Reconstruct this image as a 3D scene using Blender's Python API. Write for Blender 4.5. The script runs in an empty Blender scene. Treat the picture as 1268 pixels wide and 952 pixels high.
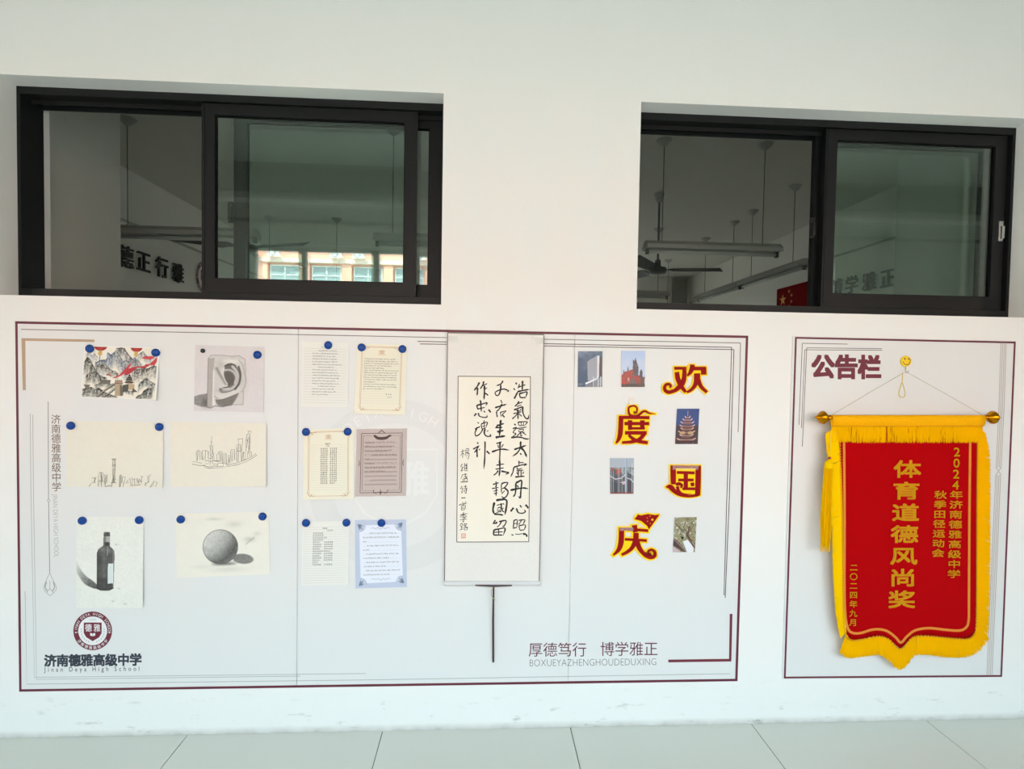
import bpy, math, random
import numpy as np
from mathutils import Vector
random.seed(7); rng = np.random.default_rng(11)
C = bpy.context.scene.collection
S = bpy.context.scene

# ------------------------------------------------------------------ camera
CAMP = Vector((0.0, -2.237, 1.5397)); FPX = 660.0
RM = [[0.9984932634734869, 0.052939905958773736, -0.014441923526385616],
      [-0.0524891810023949, 0.9981713033555204, 0.02998224533351994],
      [0.01600277087768251, -0.02917902525132985, 0.9994460944991573]]
cd = bpy.data.cameras.new('camera'); cam = bpy.data.objects.new('camera', cd); C.objects.link(cam)
cd.sensor_width = 36.0; cd.sensor_fit = 'HORIZONTAL'; cd.lens = 36.0 * FPX / 1268.0
cd.clip_start = .02; cd.clip_end = 300
from mathutils import Matrix
R3 = Matrix(RM)                      # columns: right, forward, up
cam.matrix_world = Matrix.Translation(CAMP) @ Matrix(((R3[0][0], R3[0][2], -R3[0][1]), (R3[1][0], R3[1][2], -R3[1][1]), (R3[2][0], R3[2][2], -R3[2][1]))).to_4x4()
S.camera = cam

def P(px, py, Y=-0.005):
    """the point of the plane y = Y that was measured at pixel px, py of the photograph"""
    a = (px - 634.0) / FPX; b = -(py - 476.0) / FPX
    dx = RM[0][0]*a + RM[0][1] + RM[0][2]*b
    dy = RM[1][0]*a + RM[1][1] + RM[1][2]*b
    dz = RM[2][0]*a + RM[2][1] + RM[2][2]*b
    t = (Y - CAMP.y) / dy
    return (CAMP.x + dx*t, Y, CAMP.z + dz*t)
def PX(px, py, X):
    a = (px - 634.0) / FPX; b = -(py - 476.0) / FPX
    dx = RM[0][0]*a + RM[0][1] + RM[0][2]*b
    dy = RM[1][0]*a + RM[1][1] + RM[1][2]*b
    dz = RM[2][0]*a + RM[2][1] + RM[2][2]*b
    t = (X - CAMP.x) / dx
    return (X, CAMP.y + dy*t, CAMP.z + dz*t)

# ------------------------------------------------------------------ world, sun, exposure
W = bpy.data.worlds.new('sky'); S.world = W; W.use_nodes = True
nt = W.node_tree; bg = nt.nodes['Background']
tc = nt.nodes.new('ShaderNodeTexCoord'); sx = nt.nodes.new('ShaderNodeSeparateXYZ'); cr = nt.nodes.new('ShaderNodeValToRGB')
nt.links.new(tc.outputs['Generated'], sx.inputs[0]); nt.links.new(sx.outputs['Z'], cr.inputs[0]); nt.links.new(cr.outputs[0], bg.inputs[0])
cr.color_ramp.elements[0].position = 0.0; cr.color_ramp.elements[0].color = (0.88, 0.975, 1.0, 1)
cr.color_ramp.elements[1].position = 0.9; cr.color_ramp.elements[1].color = (0.62, 0.84, 1.0, 1)
bg.inputs[1].default_value = 9.2
sd = bpy.data.lights.new('sun', 'SUN'); sd.energy = 20.0; sd.angle = math.radians(.6); sd.color = (1.0, .94, .88)
so = bpy.data.objects.new('sun', sd); C.objects.link(so)
so.rotation_euler = Vector((0.45, -0.70, -0.95)).to_track_quat('-Z', 'Y').to_euler()
def portal(name, cx, cy, cz, sxx, szz, rz):
    l = bpy.data.lights.new(name, 'AREA'); l.shape = 'RECTANGLE'; l.size = sxx; l.size_y = szz; l.cycles.is_portal = True
    o = bpy.data.objects.new(name, l); C.objects.link(o); o.location = (cx, cy, cz); o.rotation_euler = (math.radians(90), 0, rz)
portal('portal', .6, -3.12, 1.8, 5.8, 1.8, math.pi)      # corridor opening: lets the sky in
portal('portal', 5.6, -3.12, 1.8, .8, 1.8, math.pi)
portal('portal', -5.0, -3.12, 1.8, 3.1, 1.8, math.pi)
portal('portal', .6, 8.9, 1.45, 4.1, 1.1, 0)
S.view_settings.view_transform = 'Standard'; S.view_settings.look = 'None'; S.view_settings.gamma = 1.0
S.view_settings.use_curve_mapping = False
S.view_settings.exposure = -0.50
S.cycles.max_bounces = 12; S.cycles.diffuse_bounces = 6; S.cycles.transparent_max_bounces = 12
S.cycles.sample_clamp_indirect = 6.0

# ------------------------------------------------------------------ materials
def lin(r, g, b):
    f = lambda c: (c/255/12.92) if c/255 <= .04045 else ((c/255+.055)/1.055)**2.4
    return (f(r), f(g), f(b), 1)
MATS = {}
def mat(name, col, rough=.6, metal=0, spec=.5, noise=0, nscale=30, bump=0, bscale=200, alpha=1, coat=0):
    m = bpy.data.materials.new(name); m.use_nodes = True; t = m.node_tree; b = t.nodes['Principled BSDF']
    b.inputs['Base Color'].default_value = col; b.inputs['Roughness'].default_value = rough; b.inputs['Metallic'].default_value = metal
    b.inputs['Specular IOR Level'].default_value = spec; b.inputs['Coat Weight'].default_value = coat
    if alpha < 1: b.inputs['Alpha'].default_value = alpha
    if noise or bump: g = t.nodes.new('ShaderNodeNewGeometry')
    if noise:
        n = t.nodes.new('ShaderNodeTexNoise'); n.inputs['Scale'].default_value = nscale; n.inputs['Detail'].default_value = 4
        mx = t.nodes.new('ShaderNodeMix'); mx.data_type = 'RGBA'; mx.inputs[6].default_value = tuple(c*(1-noise) for c in col[:3]) + (1,)
        mx.inputs[7].default_value = tuple(min(1, c*(1+noise*.5)) for c in col[:3]) + (1,)
        t.links.new(g.outputs['Position'], n.inputs['Vector']); t.links.new(n.outputs[0], mx.inputs[0]); t.links.new(mx.outputs[2], b.inputs['Base Color'])
    if bump:
        n2 = t.nodes.new('ShaderNodeTexNoise'); n2.inputs['Scale'].default_value = bscale; n2.inputs['Detail'].default_value = 3
        bp = t.nodes.new('ShaderNodeBump'); bp.inputs['Strength'].default_value = bump; bp.inputs['Distance'].default_value = .002
        t.links.new(g.outputs['Position'], n2.inputs['Vector']); t.links.new(n2.outputs[0], bp.inputs['Height']); t.links.new(bp.outputs[0], b.inputs['Normal'])
    MATS[name] = m
    return m
def attr_mat(name, rough=.7):
    m = bpy.data.materials.new(name); m.use_nodes = True; t = m.node_tree; b = t.nodes['Principled BSDF']
    a = t.nodes.new('ShaderNodeAttribute'); a.attribute_name = 'paint'; t.links.new(a.outputs['Color'], b.inputs['Base Color'])
    b.inputs['Roughness'].default_value = rough
    return m
# white wall paint: faint roller texture, scuffs and dirt in a low band above the floor
def wall_paint():
    m = mat('wall_paint', (.84, .838, .81, 1), .75, spec=.25, bump=.25, bscale=120)
    t = m.node_tree; b = t.nodes['Principled BSDF']; g = t.nodes.new('ShaderNodeNewGeometry')
    mp = t.nodes.new('ShaderNodeMapping'); mp.inputs['Scale'].default_value = (5, 5, 16); mp.inputs['Rotation'].default_value = (0, .5, 0)
    n = t.nodes.new('ShaderNodeTexNoise'); n.inputs['Scale'].default_value = 1.6; n.inputs['Detail'].default_value = 5; n.inputs['Roughness'].default_value = .65
    t.links.new(g.outputs['Position'], mp.inputs[0]); t.links.new(mp.outputs[0], n.inputs['Vector'])
    r = t.nodes.new('ShaderNodeValToRGB'); r.color_ramp.elements[0].position = .60; r.color_ramp.elements[1].position = .70
    t.links.new(n.outputs[0], r.inputs[0])
    s = t.nodes.new('ShaderNodeSeparateXYZ'); t.links.new(g.outputs['Position'], s.inputs[0])
    r2 = t.nodes.new('ShaderNodeMapRange'); r2.inputs[1].default_value = .0; r2.inputs[2].default_value = .22; r2.inputs[3].default_value = .62; r2.inputs[4].default_value = 0
    t.links.new(s.outputs['Z'], r2.inputs[0])
    mu = t.nodes.new('ShaderNodeMath'); mu.operation = 'MULTIPLY'; t.links.new(r.outputs[0], mu.inputs[0]); t.links.new(r2.outputs[0], mu.inputs[1])
    # grubby line right above the floor
    r3 = t.nodes.new('ShaderNodeMapRange'); r3.inputs[1].default_value = .0; r3.inputs[2].default_value = .03; r3.inputs[3].default_value = 1.1; r3.inputs[4].default_value = 0
    t.links.new(s.outputs['Z'], r3.inputs[0])
    n3 = t.nodes.new('ShaderNodeTexNoise'); n3.inputs['Scale'].default_value = 14; n3.inputs['Detail'].default_value = 5; t.links.new(g.outputs['Position'], n3.inputs['Vector'])
    mu3 = t.nodes.new('ShaderNodeMath'); mu3.operation = 'MULTIPLY'; t.links.new(r3.outputs[0], mu3.inputs[0]); t.links.new(n3.outputs[0], mu3.inputs[1])
    ad = t.nodes.new('ShaderNodeMath'); ad.operation = 'ADD'; ad.use_clamp = True; t.links.new(mu.outputs[0], ad.inputs[0]); t.links.new(mu3.outputs[0], ad.inputs[1])
    mx = t.nodes.new('ShaderNodeMix'); mx.data_type = 'RGBA'; mx.inputs[6].default_value = (.84, .838, .81, 1); mx.inputs[7].default_value = (.40, .38, .33, 1)
    t.links.new(ad.outputs[0], mx.inputs[0]); t.links.new(mx.outputs[2], b.inputs['Base Color'])
    return m
M_wall = wall_paint()
M_room = mat('room_paint', (.86, .86, .81, 1), .8, spec=.2)
M_tile = mat('floor_tile', (.66, .665, .60, 1), .28, spec=.5, noise=.08, nscale=500)
M_grout = mat('grout', (.02, .02, .018, 1), .9)
M_roomfloor = mat('room_floor', (.45, .44, .40, 1), .5)
M_frame = mat('dark_aluminium', (.0085, .0095, .010, 1), .45, spec=.24)
M_gasket = mat('gasket', (.003, .003, .003, 1), .8, spec=.1)
M_metal = mat('steel', (.55, .55, .54, 1), .3, metal=1)
M_board = mat('board_film', (.75, .755, .745, 1), .38, spec=.4)
M_board2 = mat('board_print_pale', (.79, .795, .785, 1), .38, spec=.4)
M_board3 = mat('board_print_grey', (.72, .725, .715, 1), .38, spec=.4)
M_seam = mat('board_edge', (.42, .43, .44, 1), .6)
M_maroon = mat('maroon_print', lin(96, 22, 44), .5)
M_maroon2 = mat('maroon_emblem', lin(110, 28, 48), .5)
M_line = mat('grey_line_print', lin(105, 95, 92), .5)
M_line2 = mat('pale_line_print', lin(165, 165, 160), .5)
M_tan = mat('tan_print', lin(184, 156, 128), .5)
M_brown = mat('brown_print', lin(128, 110, 96), .5)
M_ink = mat('dark_print', lin(44, 52, 66), .5)
M_black = mat('black_ink', (.012, .011, .011, 1), .6)
M_white = mat('white_print', (.82, .82, .82, 1), .5)
M_blue = mat('blue_plastic', lin(2, 64, 142), .3, spec=.3)
M_blackpl = mat('black_plastic', (.015, .013, .014, 1), .35)
M_cream = mat('cream_paper', (.80, .765, .66, 1), .8, noise=.04, nscale=60)
M_cream2 = mat('ivory_paper', (.80, .80, .75, 1), .8)
M_yelpaper = mat('yellowish_paper', (.82, .79, .65, 1), .75)
M_brownpaper = mat('brown_paper', (.56, .47, .44, 1), .75, noise=.08, nscale=80)
M_bluepaper = mat('blue_paper', (.52, .58, .72, 1), .75, noise=.06, nscale=60)
M_paleblue = mat('pale_blue_print', (.76, .80, .90, 1), .75)
M_pencil = mat('pencil', lin(120, 118, 108), .8)
M_pencil2 = mat('faint_pencil', lin(178, 174, 160), .8)
M_hand = mat('handwriting', lin(85, 82, 78), .8)
M_rule = mat('rule_line', lin(208, 206, 196), .8)
M_gold = mat('orange_print', lin(198, 156, 112), .7)
M_dkbrown = mat('dark_brown_print', lin(80, 60, 60), .7)
M_bluegrey = mat('blue_grey_print', lin(120, 135, 160), .7)
M_pic = attr_mat('painted_surface', .7); M_photo = attr_mat('photo_surface', .35)
M_silk = mat('scroll_silk', (.79, .765, .72, 1), .7, noise=.07, nscale=140)
M_rice = mat('rice_paper', (.86, .81, .70, 1), .8)
M_redflat = mat('red_card', lin(146, 8, 12), .6, spec=.15)
M_yelflat = mat('yellow_card', lin(255, 214, 20), .6, spec=.2)
M_tape = mat('clear_tape', (.9, .88, .86, 1), .15, alpha=.22)
M_wood = mat('dark_wood', lin(62, 30, 28), .4)
M_redcloth = mat('red_velvet', lin(176, 2, 8), .9, spec=.06, bump=.3, bscale=900)
M_yelcloth = mat('yellow_satin', lin(252, 178, 0), .6, spec=.1, noise=.12, nscale=150)
M_fringe = mat('yellow_fringe', (1.0, .60, .0, 1), .8, spec=.04, noise=.10, nscale=420)
M_goldtext = mat('gold_flock', lin(200, 146, 10), .8, spec=.1, noise=.15, nscale=300)
M_goldedge = mat('gold_flock_edge', lin(222, 116, 46), .8, spec=.1)
M_brass = mat('brass', lin(200, 130, 10), .16, metal=1)
M_cord = mat('cord', lin(175, 160, 120), .7)
M_cordy = mat('yellow_cord', lin(215, 190, 70), .7)
M_smile = mat('yellow_plastic', lin(245, 205, 20), .35)
M_lamp = mat('lamp_housing', (.42, .43, .40, 1), .5)
M_tube = mat('lamp_tube', (.55, .57, .53, 1), .3)
M_fan = mat('fan_grey', (.12, .125, .12, 1), .4)
M_flag = mat('flag_red', lin(128, 2, 8), .8, spec=.1); M_star = mat('flag_yellow', lin(225, 165, 90), .7)
M_curt = mat('curtain_cloth', (.62, .63, .58, 1), .8)
M_peach = mat('peach_render', (.86, .50, .38, 1), .9)
M_cream_b = mat('cream_render', (.85, .70, .60, 1), .9)
M_ac = mat('ac_white', (.8, .8, .78, 1), .5); M_acd = mat('ac_grille', (.15, .15, .15, 1), .6)
M_bglass = mat('building_glass', (.30, .40, .42, 1), .1, spec=.8); M_bframe = mat('building_window_frame', (.75, .78, .78, 1), .5)
M_ground = mat('courtyard_paving', (.42, .39, .34, 1), .9, noise=.1, nscale=2)
M_beam = mat('corridor_paint', (.50, .51, .48, 1), .8)
M_beamd = mat('corridor_beam_paint', (.24, .25, .23, 1), .8)
def glass_mat():
    m = bpy.data.materials.new('window_glass'); m.use_nodes = True; t = m.node_tree; t.nodes.clear()
    o = t.nodes.new('ShaderNodeOutputMaterial'); mx = t.nodes.new('ShaderNodeMixShader'); tr = t.nodes.new('ShaderNodeBsdfTransparent')
    gl = t.nodes.new('ShaderNodeBsdfGlossy'); gl.inputs['Roughness'].default_value = 0.004; gl.inputs['Color'].default_value = (.95, 1.0, .965, 1)
    tr.inputs['Color'].default_value = (.90, .955, .925, 1)
    fr = t.nodes.new('ShaderNodeLayerWeight'); fr.inputs['Blend'].default_value = .25
    mr = t.nodes.new('ShaderNodeMapRange'); mr.inputs[1].default_value = 0; mr.inputs[2].default_value = 1; mr.inputs[3].default_value = .072; mr.inputs[4].default_value = .9
    t.links.new(fr.outputs['Fresnel'], mr.inputs[0]); t.links.new(mr.outputs[0], mx.inputs[0])
    t.links.new(tr.outputs[0], mx.inputs[1]); t.links.new(gl.outputs[0], mx.inputs[2]); t.links.new(mx.outputs[0], o.inputs[0])
    return m
M_glass = glass_mat()

# ------------------------------------------------------------------ builders
ORG = {}                                      # world origin of every object, so that shapes can be given in world space
def tag(o, label=None, cat=None, group=None, kind=None):
    if label: o['label'] = label
    if cat: o['category'] = cat
    if group: o['group'] = group
    if kind: o['kind'] = kind
    return o
def empty(name, loc, label=None, cat=None, group=None, kind=None):
    o = bpy.data.objects.new(name, None); C.objects.link(o); o.location = loc; o.empty_display_size = .05
    ORG[o.name] = Vector(loc); return tag(o, label, cat, group, kind)
class MB:
    def __init__(s): s.v = []; s.f = []; s.mi = []
    def add(s, v, f, mi=0):
        n = len(s.v); s.v.extend(v); s.f.extend([tuple(i+n for i in q) for q in f]); s.mi.extend([mi]*len(f)); return s
    def box(s, x0, x1, y0, y1, z0, z1, mi=0):
        v = [(x, y, z) for x in (x0, x1) for y in (y0, y1) for z in (z0, z1)]
        return s.add(v, [(0,1,3,2),(4,6,7,5),(0,4,5,1),(2,3,7,6),(0,2,6,4),(1,5,7,3)], mi)
    def tube(s, pts, r, n=8, mi=0, cap=True):
        pts = [Vector(p) for p in pts]; rs = r if isinstance(r, (list, tuple)) else [r]*len(pts); v = []; f = []
        up = None
        for i, p in enumerate(pts):
            d = (pts[min(i+1, len(pts)-1)] - pts[max(i-1, 0)]).normalized()
            a = d.cross(Vector((0,0,1)) if abs(d.z) < .9 else Vector((0,1,0))).normalized()
            if up is not None and a.dot(up) < 0: a = -a
            up = a; b = d.cross(a).normalized()
            for k in range(n):
                t = 2*math.pi*k/n; v.append(tuple(p + (a*math.cos(t) + b*math.sin(t))*rs[i]))
        for i in range(len(pts)-1):
            for k in range(n): f.append((i*n+k, i*n+(k+1)%n, (i+1)*n+(k+1)%n, (i+1)*n+k))
        if cap: f.append(tuple(range(n))[::-1]); f.append(tuple(range((len(pts)-1)*n, len(pts)*n)))
        return s.add(v, f, mi)
    def lathe(s, prof, c, axis='z', n=20, mi=0):            # prof: list of (radius, height along axis)
        v = []; f = []
        for r, h in prof:
            for k in range(n):
                t = 2*math.pi*k/n; a, b = r*math.cos(t), r*math.sin(t)
                v.append((c[0]+a, c[1]+b, c[2]+h) if axis == 'z' else (c[0]+a, c[1]+h, c[2]+b) if axis == 'y' else (c[0]+h, c[1]+a, c[2]+b))
        for i in range(len(prof)-1):
            for k in range(n): f.append((i*n+k, i*n+(k+1)%n, (i+1)*n+(k+1)%n, (i+1)*n+k))
        f.append(tuple(range(n))[::-1]); f.append(tuple(range((len(prof)-1)*n, len(prof)*n)))
        return s.add(v, f, mi)
    def prism(s, pts2, y0, y1, fn=None, mi=0):              # polygon in the wall plane given depth from y0 (front) to y1
        n = len(pts2); fn = fn or (lambda x, z, y: (x, y, z))
        v = [fn(x, z, y0) for x, z in pts2] + [fn(x, z, y1) for x, z in pts2]
        f = [tuple(range(n))] + [tuple(range(2*n-1, n-1, -1))] + [(i, (i+1)%n, n+(i+1)%n, n+i) for i in range(n)]
        return s.add(v, f, mi)
    def ribbon(s, pts, w, fn, mi=0, back=None):             # stroke in 2D mapped by fn(x, y) ; back: second mapping for thickness
        pts = [Vector(p) for p in pts]; ws = list(w) if isinstance(w, (list, tuple)) else [w]*len(pts); L = []; Rr = []
        for i, p in enumerate(pts):
            d = pts[min(i+1, len(pts)-1)] - pts[max(i-1, 0)]
            if d.length < 1e-9: d = Vector((1, 0))
            d.normalize(); nn = Vector((-d.y, d.x))*ws[i]*.5
            L.append(p+nn); Rr.append(p-nn)
        v = [fn(*p) for p in L] + [fn(*p) for p in Rr]; n = len(pts)
        f = [(i, i+1, n+i+1, n+i) for i in range(n-1)]
        if back:
            v += [back(*p) for p in L] + [back(*p) for p in Rr]
            f += [(2*n+i, 3*n+i, 3*n+i+1, 2*n+i+1) for i in range(n-1)] + [(i, 2*n+i, 2*n+i+1, i+1) for i in range(n-1)] + [(n+i, n+i+1, 3*n+i+1, 3*n+i) for i in range(n-1)]
            f += [(0, n, 3*n, 2*n), (n-1, 3*n-1, 4*n-1, 2*n-1)]
        return s.add(v, f, mi)
    def build(s, name, mats, parent=None, origin=None, smooth=False, kind=None, label=None):
        if not isinstance(mats, (list, tuple)): mats = [mats]
        if origin is None:
            if parent is not None: origin = ORG[parent.name]
            else:
                a = np.array(s.v); origin = Vector(((a[:,0].min()+a[:,0].max())/2, (a[:,1].min()+a[:,1].max())/2, a[:,2].min()))
        origin = Vector(origin); me = bpy.data.meshes.new(name)
        a = np.array(s.v, dtype=float) - np.array(origin)
        me.from_pydata(a.tolist(), [], s.f)
        for m in mats: me.materials.append(m)
        if len(mats) > 1: me.polygons.foreach_set('material_index', s.mi)
        if smooth: me.polygons.foreach_set('use_smooth', [True]*len(me.polygons))
        me.update()
        o = bpy.data.objects.new(name, me); C.objects.link(o); ORG[o.name] = origin
        if parent is not None: o.parent = parent; o.location = origin - ORG[parent.name]
        else: o.location = origin
        if kind: o['kind'] = kind
        if label: o['label'] = label
        return o
def spline(pts, n=6):
    """Catmull-Rom through points of any dimension"""
    a = [np.array(p, float) for p in pts]; a = [2*a[0]-a[1]] + a + [2*a[-1]-a[-2]]; out = []
    for i in range(1, len(a)-2):
        for k in range(n):
            t = k/n; out.append(.5*((2*a[i]) + (-a[i-1]+a[i+1])*t + (2*a[i-1]-5*a[i]+4*a[i+1]-a[i+2])*t*t + (-a[i-1]+3*a[i]-3*a[i+1]+a[i+2])*t**3))
    out.append(a[-2]); return out
GC = {}
def glyph(txt, offset=0.0, spacing=1.0):
    k = (txt, offset, spacing)
    if k in GC: return GC[k]
    c = bpy.data.curves.new('t', 'FONT'); c.body = txt; c.size = 1; c.resolution_u = 3; c.offset = offset; c.space_character = spacing
    o = bpy.data.objects.new('t', c); C.objects.link(o); dg = bpy.context.evaluated_depsgraph_get(); dg.update()
    m = bpy.data.meshes.new_from_object(o.evaluated_get(dg))
    v = [(p.co.x, p.co.y) for p in m.vertices]; f = [tuple(p.vertices) for p in m.polygons]
    bpy.data.objects.remove(o); bpy.data.curves.remove(c); bpy.data.meshes.remove(m); GC[k] = (v, f); return v, f
def bold_add(mb, pts, f, d, mi=0, ax=None):
    """a glyph thickened by shifted copies, each a hair nearer the viewer"""
    mb.add(pts, f, mi)
    if d <= 0: return
    for r_, n_ in ((1.0, 8), (.5, 4)):
        for k in range(n_):
            a = 2*math.pi*k/n_ + (0 if n_ == 8 else math.pi/4); q_ = .88/max(abs(math.cos(a)), abs(math.sin(a))); dx, dz, dy = math.cos(a)*d*r_*q_, math.sin(a)*d*r_*q_, -2e-5*(k+1+(8 if r_ < 1 else 0))
            if ax is None: mb.add([(x+dx, y+dy, z+dz) for x, y, z in pts], f, mi)
            else: mb.add([(x-ax*dy, y+dx, z+dz) for x, y, z in pts], f, mi)
def put_char(mb, ch, cx, cy, w, h, fn, offset=0.0, shear=0, rot=0, mi=0, ax=None):
    """one CJK character: its em box centred on cx, cy (y runs down), w by h"""
    v, f = glyph(ch); c, s_ = math.cos(rot), math.sin(rot); out = []
    for x, y in v:
        a = (x-.5)*w; b = -(y-.38)*h; a -= shear*b
        out.append(fn(cx + a*c - b*s_, cy + a*s_ + b*c))
    e0, e1 = fn(cx, cy), fn(cx, cy+h)
    bold_add(mb, out, f, max(0, offset)*abs(e0[2]-e1[2]) if abs(e0[2]-e1[2]) > 1e-6 else 0, mi, ax)
def put_line(mb, txt, x0, y0, x1, y1, h, fn, offset=0.0, spacing=1.0, mi=0):
    """a line of latin text from x0,y0 (left end of baseline) to x1,y1, cap height h"""
    v, f = glyph(txt, offset, spacing); xs = [p[0] for p in v]; a0, a1 = min(xs), max(xs)
    L = math.hypot(x1-x0, y1-y0); ux, uy = (x1-x0)/L, (y1-y0)/L; k = L/(a1-a0); kh = h/.70
    mb.add([fn(x0 + ux*(x-a0)*k + uy*y*kh, y0 + uy*(x-a0)*k - ux*y*kh) for x, y in v], f, mi)
def disc(mb, cx, cy, r, fn, n=28, mi=0, r0=0, ry=None):
    ry = ry or r
    if r0 <= 0: mb.add([fn(cx + r*math.cos(2*math.pi*k/n), cy + ry*math.sin(2*math.pi*k/n)) for k in range(n)], [tuple(range(n))], mi)
    else:
        v = [fn(cx + q*math.cos(2*math.pi*k/n), cy + q*math.sin(2*math.pi*k/n)) for q in (r0, r) for k in range(n)]
        mb.add(v, [(k, (k+1)%n, n+(k+1)%n, n+k) for k in range(n)], mi)
def plane_fn(Y): return lambda x, y: P(x, y, Y)
def copy_tree(o, parent=None):
    c = o.copy(); C.objects.link(c); c.parent = parent
    for ch in list(o.children): copy_tree(ch, c)
    return c

# ================================================================== THE SETTING
def struct(mb, name, m): 
    o = mb.build(name, m); o['kind'] = 'structure'; return o
W1 = (-1.932, -.182); W2 = (.642, 2.392); ZB, ZT = 1.802, 2.667; WT = .255; CEIL = 3.48
# wall with the two windows
w = MB()
w.box(-8, 10, 0, WT, -.1, ZB); w.box(-8, 10, 0, WT, ZT, CEIL)
for a, b in ((-8, W1[0]), (W1[1], W2[0]), (W2[1], 10)): w.box(a, b, 0, WT, ZB, ZT)
struct(w, 'wall_front', M_wall)
# corridor floor of 0.8 m tiles
struct(MB().box(-8, 10, -3.0, 0, -.12, -.003), 'floor', M_grout)
fl = bpy.data.objects['floor']; tile_me = None
x0 = -1.206 - .8*6; first = None
for i in range(19):
    for j in range(4):
        xa, xb = x0 + i*.8 + .0017, x0 + (i+1)*.8 - .0017; ya, yb = -(j+1)*.8 + .0017, -j*.8 - (.0005 if j == 0 else .0017)
        if first is None:
            t = MB(); t.box(-.3983, .3983, -.3983, .3983, -.003, 0)
            first = t.build('tile', M_tile, origin=(0, 0, 0)); first.parent = fl; tobj = first
        else:
            tobj = first.copy(); C.objects.link(tobj)
        tobj.location = Vector(((xa+xb)/2, (ya+yb)/2, 0)) - fl.location
struct(MB().box(-3.6, 4.2, WT, 8.56, -.12, -.002), 'floor', M_roomfloor)
struct(MB().box(-8.3, 10.3, -3.3, WT, CEIL, CEIL+.2), 'ceiling', mat('corridor_ceiling', (.50, .51, .48, 1), .85))
struct(MB().box(-8.3, 10.3, WT, 8.9, CEIL, CEIL+.2), 'ceiling', mat('classroom_ceiling', (.66, .66, .60, 1), .85))
# classroom walls
struct(MB().box(-3.8, -3.6, WT, 8.56, 0, CEIL), 'wall_left', M_room)
struct(MB().box(4.2, 4.4, WT, 8.56, 0, CEIL), 'wall_right', M_room)
wf = MB(); wf.box(-3.8, 4.4, 8.56, 8.8, 2.7, CEIL); wf.box(-3.8, 4.4, 8.56, 8.8, 0, .9)
wf.box(-3.8, 4.4, 8.56, 8.8, 2.0, 2.7)
for a, b in ((-3.8, -1.4), (-.4, 1.6), (2.6, 4.4)): wf.box(a, b, 8.56, 8.8, .9, 2.0)
struct(wf, 'wall_far', M_room)
# square columns in the two corners beside the windows
struct(MB().box(-2.8, -2.2, WT, 1.123, 0, CEIL), 'trim_1', mat('column_paint', (.62, .63, .58, 1), .85))
struct(MB().box(2.66, 3.26, WT, 1.123, 0, CEIL), 'trim_2', MATS['column_paint'])
# corridor outer side: sill wall, lintel, beam, end walls
wb = MB(); YB0, YB1 = -3.08, -2.87
wb.box(-8, 10, YB0, YB1, 0, .95); wb.box(-8, 10, YB0, YB1, 2.72, CEIL)
for a, b in ((-8, -6.5), (-3.45, -2.33), (3.6, 5.2), (6.0, 10)): wb.box(a, b, YB0, YB1, .95, 2.72)  # leftmost gap is an added opening that brightens the left end
struct(wb, 'wall_back', M_beam)
struct(MB().box(-8, 10, -2.87, -2.80, 3.22, CEIL), 'trim_3', M_beamd)
struct(MB().box(-8, 10, -2.87, -2.84, 3.11, 3.15), 'trim_6', M_ac)
struct(MB().box(-8, 10, -2.87, -2.85, 2.93, 2.96), 'trim_7', M_beamd)
struct(MB().box(-8.2, -8, -3.08, WT, 0, CEIL), 'wall_end_left', M_wall)
struct(MB().box(10, 10.2, -3.08, WT, 0, CEIL), 'wall_end_right', M_wall)
# open window frames of the corridor side; the leftmost is added, unseen, for light
for n_, (a, b) in enumerate(((-2.33, 3.6), (5.2, 6.0), (-6.5, -3.45))):
    root = empty('window_%d' % (3+n_), ((a+b)/2, -2.98, .95), kind='structure')
    k = round((b-a)/.735)
    for i in range(k+1):
        x = (a + .03) if i == 0 else min(b-.04, (-1.815 if n_ == 0 else a+.7) + (i-1)*.715); MB().box(x-.035, x+.035, -3.0, -2.94, .95, 2.72).build('mullion', M_lamp, root)
    MB().box(a, b, -3.0, -2.94, 2.675, 2.72).build('head_rail', M_lamp, root)
    MB().box(a, b, -3.0, -2.94, .95, 1.0).build('bottom_rail', M_lamp, root)
# thin cable conduits on both classroom side walls
zc = 2.94
struct(MB().box(4.175, 4.2, WT+.9, 8.5, zc, zc+.02), 'trim_4', M_lamp)
struct(MB().box(-3.6, -3.575, WT+.9, 8.5, zc, zc+.02), 'trim_5', M_lamp)

# ------------------------------------------------------------------ the two dark sliding windows
def ring(mb, x0, x1, z0, z1, y0, y1, l, r, b, t):
    mb.box(x0, x0+l, y0, y1, z0, z1); mb.box(x1-r, x1, y0, y1, z0, z1); mb.box(x0+l, x1-r, y0, y1, z0, z0+b); mb.box(x0+l, x1-r, y0, y1, z1-t, z1)
def sash(root, x0, x1, z0, z1, y0, sw=.054):
    f = MB(); ring(f, x0, x1, z0, z1, y0, y0+.012, sw, sw, .060, .046); ring(f, x0+.004, x1-.004, z0, z1, y0+.012, y0+.034, sw-.014, sw-.014, .052, .040)
    f.box(x0+.008, x0+.012, y0-.003, y0, z0+.01, z1-.01)
    s = f.build('sash', M_frame, root)
    g = MB(); ring(g, x0+sw-.002, x1-sw+.002, z0+.058, z1-.044, y0+.008, y0+.02, .006, .006, .005, .006); g.build('gasket', M_gasket, s)
    MB().box(x0+sw-.002, x1-sw+.002, y0+.012, y0+.016, z0+.055, z1-.042).build('glass_pane', M_glass, s)
    return s
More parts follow.
